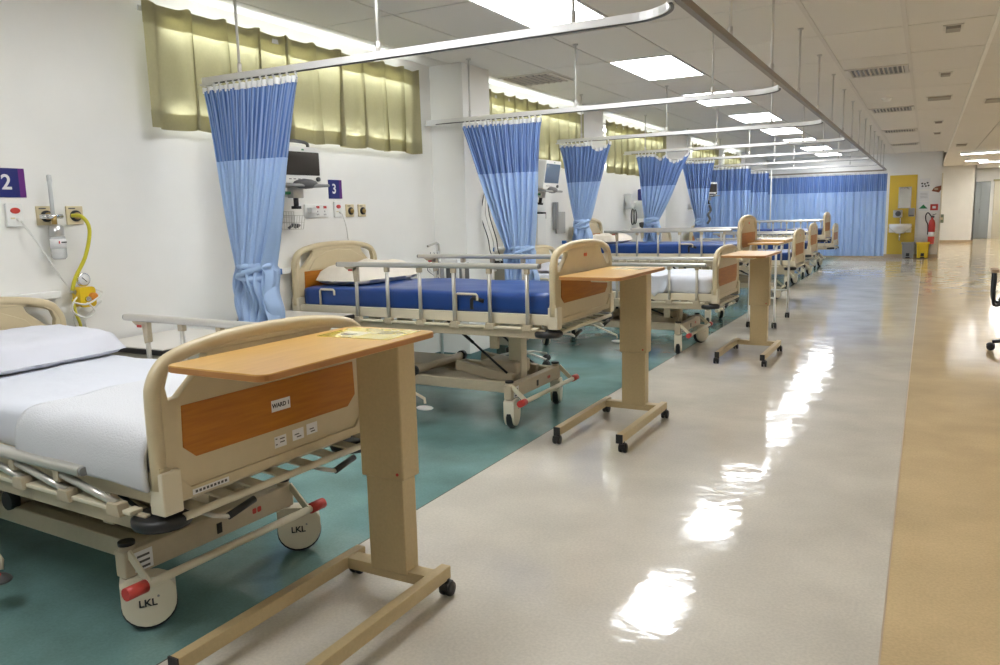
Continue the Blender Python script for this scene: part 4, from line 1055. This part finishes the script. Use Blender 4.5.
# dangling black leads left of the second curtain
r = empty('monitor_leads', (-3.70, 6.55, 0))
for i, dx in enumerate((0, .05, .09)):
    MB().tube(catmull([(-.03+dx*.3, .02, 1.62), (-.06+dx, .0, 1.40), (-.01+dx, .03, 1.18), (.03+dx, .0, 1.05), (.06+dx, .05, .95)], 6), .005, 6).build('lead', M['black' if i != 1 else 'cable'], r)
tag(r, 'black leads dangling in front of the first wall pillar', 'cable')

# ------------------------------------------------------------------ ceiling fittings
def vent(x0, x1, y0, y1, label, slats=9, m_='white'):
    r = empty('air_vent', (x0, y0, ZC)); W_ = x1-x0; H = y1-y0
    MB().box(.02, W_-.02, .02, H-.02, -.002, .02).build('plenum', M['dgrey'], r)
    f = MB()
    for q in ((0, W_, 0, .035), (0, W_, H-.035, H), (0, .035, .035, H-.035), (W_-.035, W_, .035, H-.035)): f.box(*q, -.012, .012)
    f.build('frame', M['runner'], r)
    for i in range(slats):
        a = .05+(W_-.10)*i/(slats-1)
        MB().beam((a, .035, -.006), (a, H-.035, -.006), .006, .03, up=(.35, 0, 1)).build('slat', M['runner'], r)
    tag(r, label, 'vent', 'ceiling air vents')
for k, y in enumerate((8.85, 12.54, 16.24, 19.93)):
    vent(-.83+.02, -.22-.02, y, y+.56, 'square slatted air vent over the aisle level with the '+('third cross curtain track', 'fifth bed', 'sixth cross curtain track', 'last bed')[k], 12)
vent(-3.87, -3.29, 7.15, 7.72, 'grey slatted return vent in the ceiling beside the first wall pillar', 8)
def ceiling_box(name, x, y, a, b, h, m_, label, cat, group=None, round_=False):
    r = empty(name, (x, y, ZC))
    if round_:
        MB().lathe([(a, 0), (a, -h*.5), (a*.6, -h), (a*.2, -h)], (0, 0, 0), (0, 0, 1), 20).build('body', M[m_], r); MB().lathe([(a*1.2, 0), (a*1.2, -.008), (a, -.008)], (0, 0, 0), (0, 0, 1), 20).build('base', M['white'], r)
    else:
        MB().box(-a, a, -b, b, -h, 0).build('body', M[m_], r, bevel=.004); MB().box(-a-.02, a+.02, -b-.02, b+.02, -.008, 0).build('base', M['runner'], r)
    tag(r, label, cat, group)
ceiling_box('detector', .105, 7.27, .05, .08, .03, 'sensor', 'small square ceiling sensor ahead of the first slatted air vent', 'sensor', 'square ceiling sensors')
ceiling_box('detector', .095, 9.72, .045, .07, .03, 'sensor', 'small square ceiling sensor just past the first slatted air vent', 'sensor', 'square ceiling sensors')
ceiling_box('detector', .09, 15.2, .05, .07, .03, 'sensor', 'small square ceiling sensor between second and third slatted air vent', 'sensor', 'square ceiling sensors')
ceiling_box('detector', .09, 17.5, .05, .07, .03, 'sensor', 'small square ceiling sensor just past the third slatted air vent', 'sensor', 'square ceiling sensors')
ceiling_box('detector', -.53, 11.44, .055, .055, .045, 'white', 'round smoke detector between two slatted air vents', 'sensor', round_=True)
ceiling_box('ceiling_speaker', .06, 11.85, .13, .16, .02, 'sensor', 'flat grey ceiling grille beside the aisle runner', 'speaker')
ceiling_box('ceiling_speaker', .74, 12.6, .13, .2, .02, 'sensor', 'flat grey ceiling grille beyond the white runner', 'speaker')
ceiling_box('ceiling_speaker', .62, 21.5, .1, .3, .02, 'sensor', 'small grey grille in the ceiling of the far walkway', 'speaker')

# ------------------------------------------------------------------ end wall: basin corner
E_ = YEND
def endwall():
    fy = lambda a, b, d: (a, E_-d, b)
    o = MB().box(-.92, -.27, E_-.02, E_, .1, 2.19).build('splash_panel', M['yellow_panel']); tag(o, 'yellow laminate panel behind the wash basin', 'panel')
    r = empty('mirror', (0, 0, 0)); MB().box(-.70, -.39, E_-.035, E_-.02, 1.32, 1.88).build('frame', M['steel'], r); MB().box(-.685, -.405, E_-.038, E_-.035, 1.335, 1.865).build('glass', M['mirror'], r)
    tag(r, 'rectangular mirror on the yellow panel above the basin', 'mirror')
    r = empty('wash_basin', (-.62, E_, 0))
    V = []; F = []; n = 24; rings = [(.27, .20, .80), (.28, .21, .87), (.27, .20, .90), (.25, .18, .895), (.20, .14, .82), (.06, .05, .77)]
    for (a, b, z) in [(.10, .09, .66)]+rings:
        for i in range(n+1):
            t = PI*i/n; V.append((a*cos(t), -.02-2*b*sin(t)**.9*1.0, z))
    k = n+1
    F = [(j*k+i, j*k+i+1, (j+1)*k+i+1, (j+1)*k+i) for j in range(len(rings)) for i in range(n)]
    MB().add(V, F, True).build('bowl', M['ceramic'], r); MB().box(-.27, .27, -.06, -.02, .68, .91).build('back_ledge', M['ceramic'], r, bevel=.01)
    MB().tube([(0, -.15, .68), (0, -.15, .50), (0, -.08, .46), (0, -.02, .46)], .02, 10).build('drain_pipe', M['chrome'], r)
    MB().tube(catmull([(0, -.05, .91), (0, -.05, 1.06), (0, -.12, 1.10), (0, -.2, 1.05)], 5), .014, 8).build('tap', M['chrome'], r)
    tag(r, 'white wall mounted wash basin on the yellow panel', 'basin')
    r = empty('soap_dispenser', (-.70, E_-.02, 1.08)); MB().box(-.1, .12, -.14, 0, 0, .20).build('case', M['steel'], r, bevel=.02); MB().blob((.02, -.15, .1), .07, .03, .07).build('window', M['dgrey'], r)
    tag(r, 'steel soap dispenser with dark window above the basin', 'dispenser')
    r = empty('towel_dispenser', (-.36, E_-.02, 1.10)); MB().box(-.08, .07, -.12, 0, 0, .22).build('case', M['grey'], r, bevel=.02); MB().box(-.06, .05, -.124, -.12, .02, .04).build('slot', M['dgrey'], r)
    tag(r, 'grey paper towel dispenser beside the mirror', 'dispenser')
    def bin_(x, m_, lab):
        r = empty('pedal_bin', (x, E_-.26, 0))
        MB().prism(rrect(-.15, .15, -.14, .14, .03), .02, .38, lambda a, b, d: (a*(.85+.3*d), b*(.85+.3*d), d)).build('bucket', M[m_], r)
        MB().prism(rrect(-.16, .16, -.15, .15, .03), .38, .43, lambda a, b, d: (a, b, d)).build('lid', M[m_], r, bevel=.015)
        MB().box(-.05, .05, -.19, -.12, .02, .05).build('pedal', M['black'], r); MB().box(-.04, .04, -.142, -.13, .07, .15).build('pedal_recess', M['black'], r)
        tag(r, lab, 'bin', 'pedal bins at the end wall')
    bin_(-.40, 'grey', 'grey pedal bin under the wash basin'); bin_(-.06, 'yellow', 'yellow pedal bin beside the grey one')
    for (x0, x1, z0, z1, lab, marks) in ((-.22, .03, 1.80, 2.08, 'white notice with dark dots beside the yellow panel', 1), (-.22, .02, 1.50, 1.76, 'pale notice below the dotted one', 2), (-.22, .02, 1.24, 1.48, 'white notice with a green triangle beside the extinguisher', 3)):
        r = empty('notice', (x0, E_-.004, z0)); W_, H = x1-x0, z1-z0
        MB().box(0, W_, 0, .004, 0, H).build('sheet', M['print'], r)
        if marks == 1:
            for (a, b) in ((.3, .3), (.5, .5), (.75, .6), (.6, .3), (.85, .35), (.25, .55)): MB().blob((W_*a, -.001, H*b), .024, .002, .022, 10, 6).build('dot', M['ink'], r)
        if marks == 2:
            for b in (.3, .45, .6, .75): MB().box(W_*.15, W_*.85, -.001, 0, H*b, H*b+.008).build('printed_line', M['grey'], r)
        if marks == 3: MB().prism([(.02, .06), (W_-.02, .06), (W_/2, H*.7)], 0, .002, lambda a, b, d: (a, -d, b)).build('triangle', M['green'], r)
        tag(r, lab, 'notice')
    r = empty('wall_emblem', (.19, E_-.004, 1.80))
    MB().prism([(-.12, -.05), (.05, -.09), (.13, .03), (.11, .09), (-.02, .06), (-.08, .02)], -.004, .006, lambda a, b, d: (a, -d, b)).build('shape', mat('brown_red', (.28, .08, .03), .5), r, bevel=.003)
    MB().blob((-.02, -.006, 0), .05, .004, .03).build('pale_spot', M['skirt'], r)
    tag(r, 'brown red wall emblem above the fire sign', 'emblem')
    r = empty('fire_sign', (.06, E_-.006, 1.25)); MB().box(0, .18, 0, .006, 0, .16).build('plate', M['red'], r)
    MB().box(.05, .13, -.0015, 0, .05, .11).build('pictogram', M['print'], r); tag(r, 'red fire sign above the extinguisher', 'sign')
    r = empty('fire_extinguisher', (.12, E_-.10, .37))
    MB().lathe([(.06, 0), (.075, .015), (.078, .03), (.078, .55), (.06, .62), (.03, .65), (.025, .70)], (0, 0, 0), (0, 0, 1), 20).build('cylinder', M['red'], r)
    MB().lathe([(.0785, .0), (.0785, .12), (.078, .12)], (0, 0, .20), (0, 0, 1), 20).build('label_band', M['print'], r)
    MB().box(-.03, .05, -.02, .02, .69, .74).build('valve', M['dgrey'], r); MB().beam((-.0, 0, .76), (.09, 0, .79), .02, .012).build('lever', M['black'], r)
    MB().tube(catmull([(-.02, 0, .72), (-.10, -.01, .82), (-.15, -.02, .75), (-.14, -.02, .62), (-.09, -.02, .50), (-.085, -.02, .25)], 6), .014, 8).build('hose', M['black'], r)
    MB().box(-.04, .04, .07, .10, .35, .5).build('wall_bracket', M['dgrey'], r)
    tag(r, 'red fire extinguisher with black hose on the end wall', 'extinguisher')
    r = empty('wall_switch', (.335, E_+.05, .92)); MB().box(-.035, .05, -.05, .05, 0, .22).build('box', mat('green_grey', (.20, .24, .16), .5), r, bevel=.01); MB().box(-.02, .03, -.056, -.05, .08, .14).build('key', M['ivory'], r)
    tag(r, 'small green grey box at the end wall corner', 'switch')
endwall()
# far passage: grey double door and cream door
def far_doors():
    r = empty('door_1', (1.56, 36.98, 0)); struct(r, 'tall grey metal door in the far passage')
    MB().box(-.04, .60, -.06, .02, 0, 2.26).build('frame', M['door_grey'], r, bevel=.01)
    MB().box(.0, .28, -.09, -.06, .03, 2.2).build('leaf', M['door_grey'], r, bevel=.004); MB().box(.285, .56, -.09, -.06, .03, 2.2).build('leaf', M['door_grey'], r, bevel=.004)
    MB().box(.25, .27, -.12, -.09, 1.0, 1.2).build('handle', M['dgrey'], r)
    r = empty('door_2', (2.35, 36.98, 0)); struct(r, 'cream door with olive frame in the far passage')
    MB().box(-.06, 1.2, -.05, .02, 0, 2.25).build('leaf', M['door_cream'], r); MB().box(-.1, 1.24, -.07, .02, 2.25, 2.33).build('lintel', mat('olive_trim', (.35, .32, .17), .5), r)
    MB().cyl((.06, -.10, 1.0), (.06, -.05, 1.0), .03, 10).build('handle', M['steel'], r)
far_doors()
# office chair at the right edge
def chair():
    r = empty('office_chair', (.90, 8.72, 0), rad(90))
    for i in range(5):
        a = 2*PI*i/5+PI/2
        MB().beam((0, 0, .13), (.29*cos(a), .29*sin(a), .085), .045, .03).build('base_arm', M['black'], r, bevel=.006)
        c = empty('castor', (.30*cos(a), .30*sin(a), 0), a); c.parent = r
        for q in (-1, 1): MB().lathe([(.012, -.01), (.034, -.01), (.036, 0), (.034, .01), (.012, .01)], (0, q*.016, .036), (0, 1, 0), 16).build('wheel', M['black'], c)
        MB().blob((0, 0, .055), .038, .028, .024).build('hood', M['black'], c)
    MB().cyl((0, 0, .12), (0, 0, .42), .026, 12).build('gas_lift', M['dgrey'], r)
    soft_box('seat', -.25, .25, -.25, .25, .42, .51, M['chairfab'], None, None, r=.035, nx=8, ny=8, parent=r)
    soft_box('backrest', -.30, -.22, -.22, .22, .60, 1.02, M['chairfab'], None, None, r=.035, nx=6, ny=8, parent=r)
    MB().beam((-.1, 0, .44), (-.28, 0, .47), .06, .02).beam((-.28, 0, .46), (-.29, 0, .7), .06, .02, up=(1, 0, 0)).build('back_stem', M['black'], r)
    for s in (-1, 1):
        a = MB().tube(catmull([(-.12, s*.25, .46), (-.12, s*.31, .47), (-.11, s*.31, .72), (.05, s*.31, .755), (.10, s*.31, .70), (.02, s*.31, .50), (0, s*.25, .46)], 5), .016, 8).build('arm_loop', M['black'], r)
        MB().prism(rrect(-.15, .13, -.035, .035, .03),   .755, .785, lambda q, w_, d: (q, s*.31+w_, d)).build('armrest', M['armwood'], r, bevel=.008)
    tag(r, 'black office chair with tan armrests standing on the orange floor', 'chair')
chair()
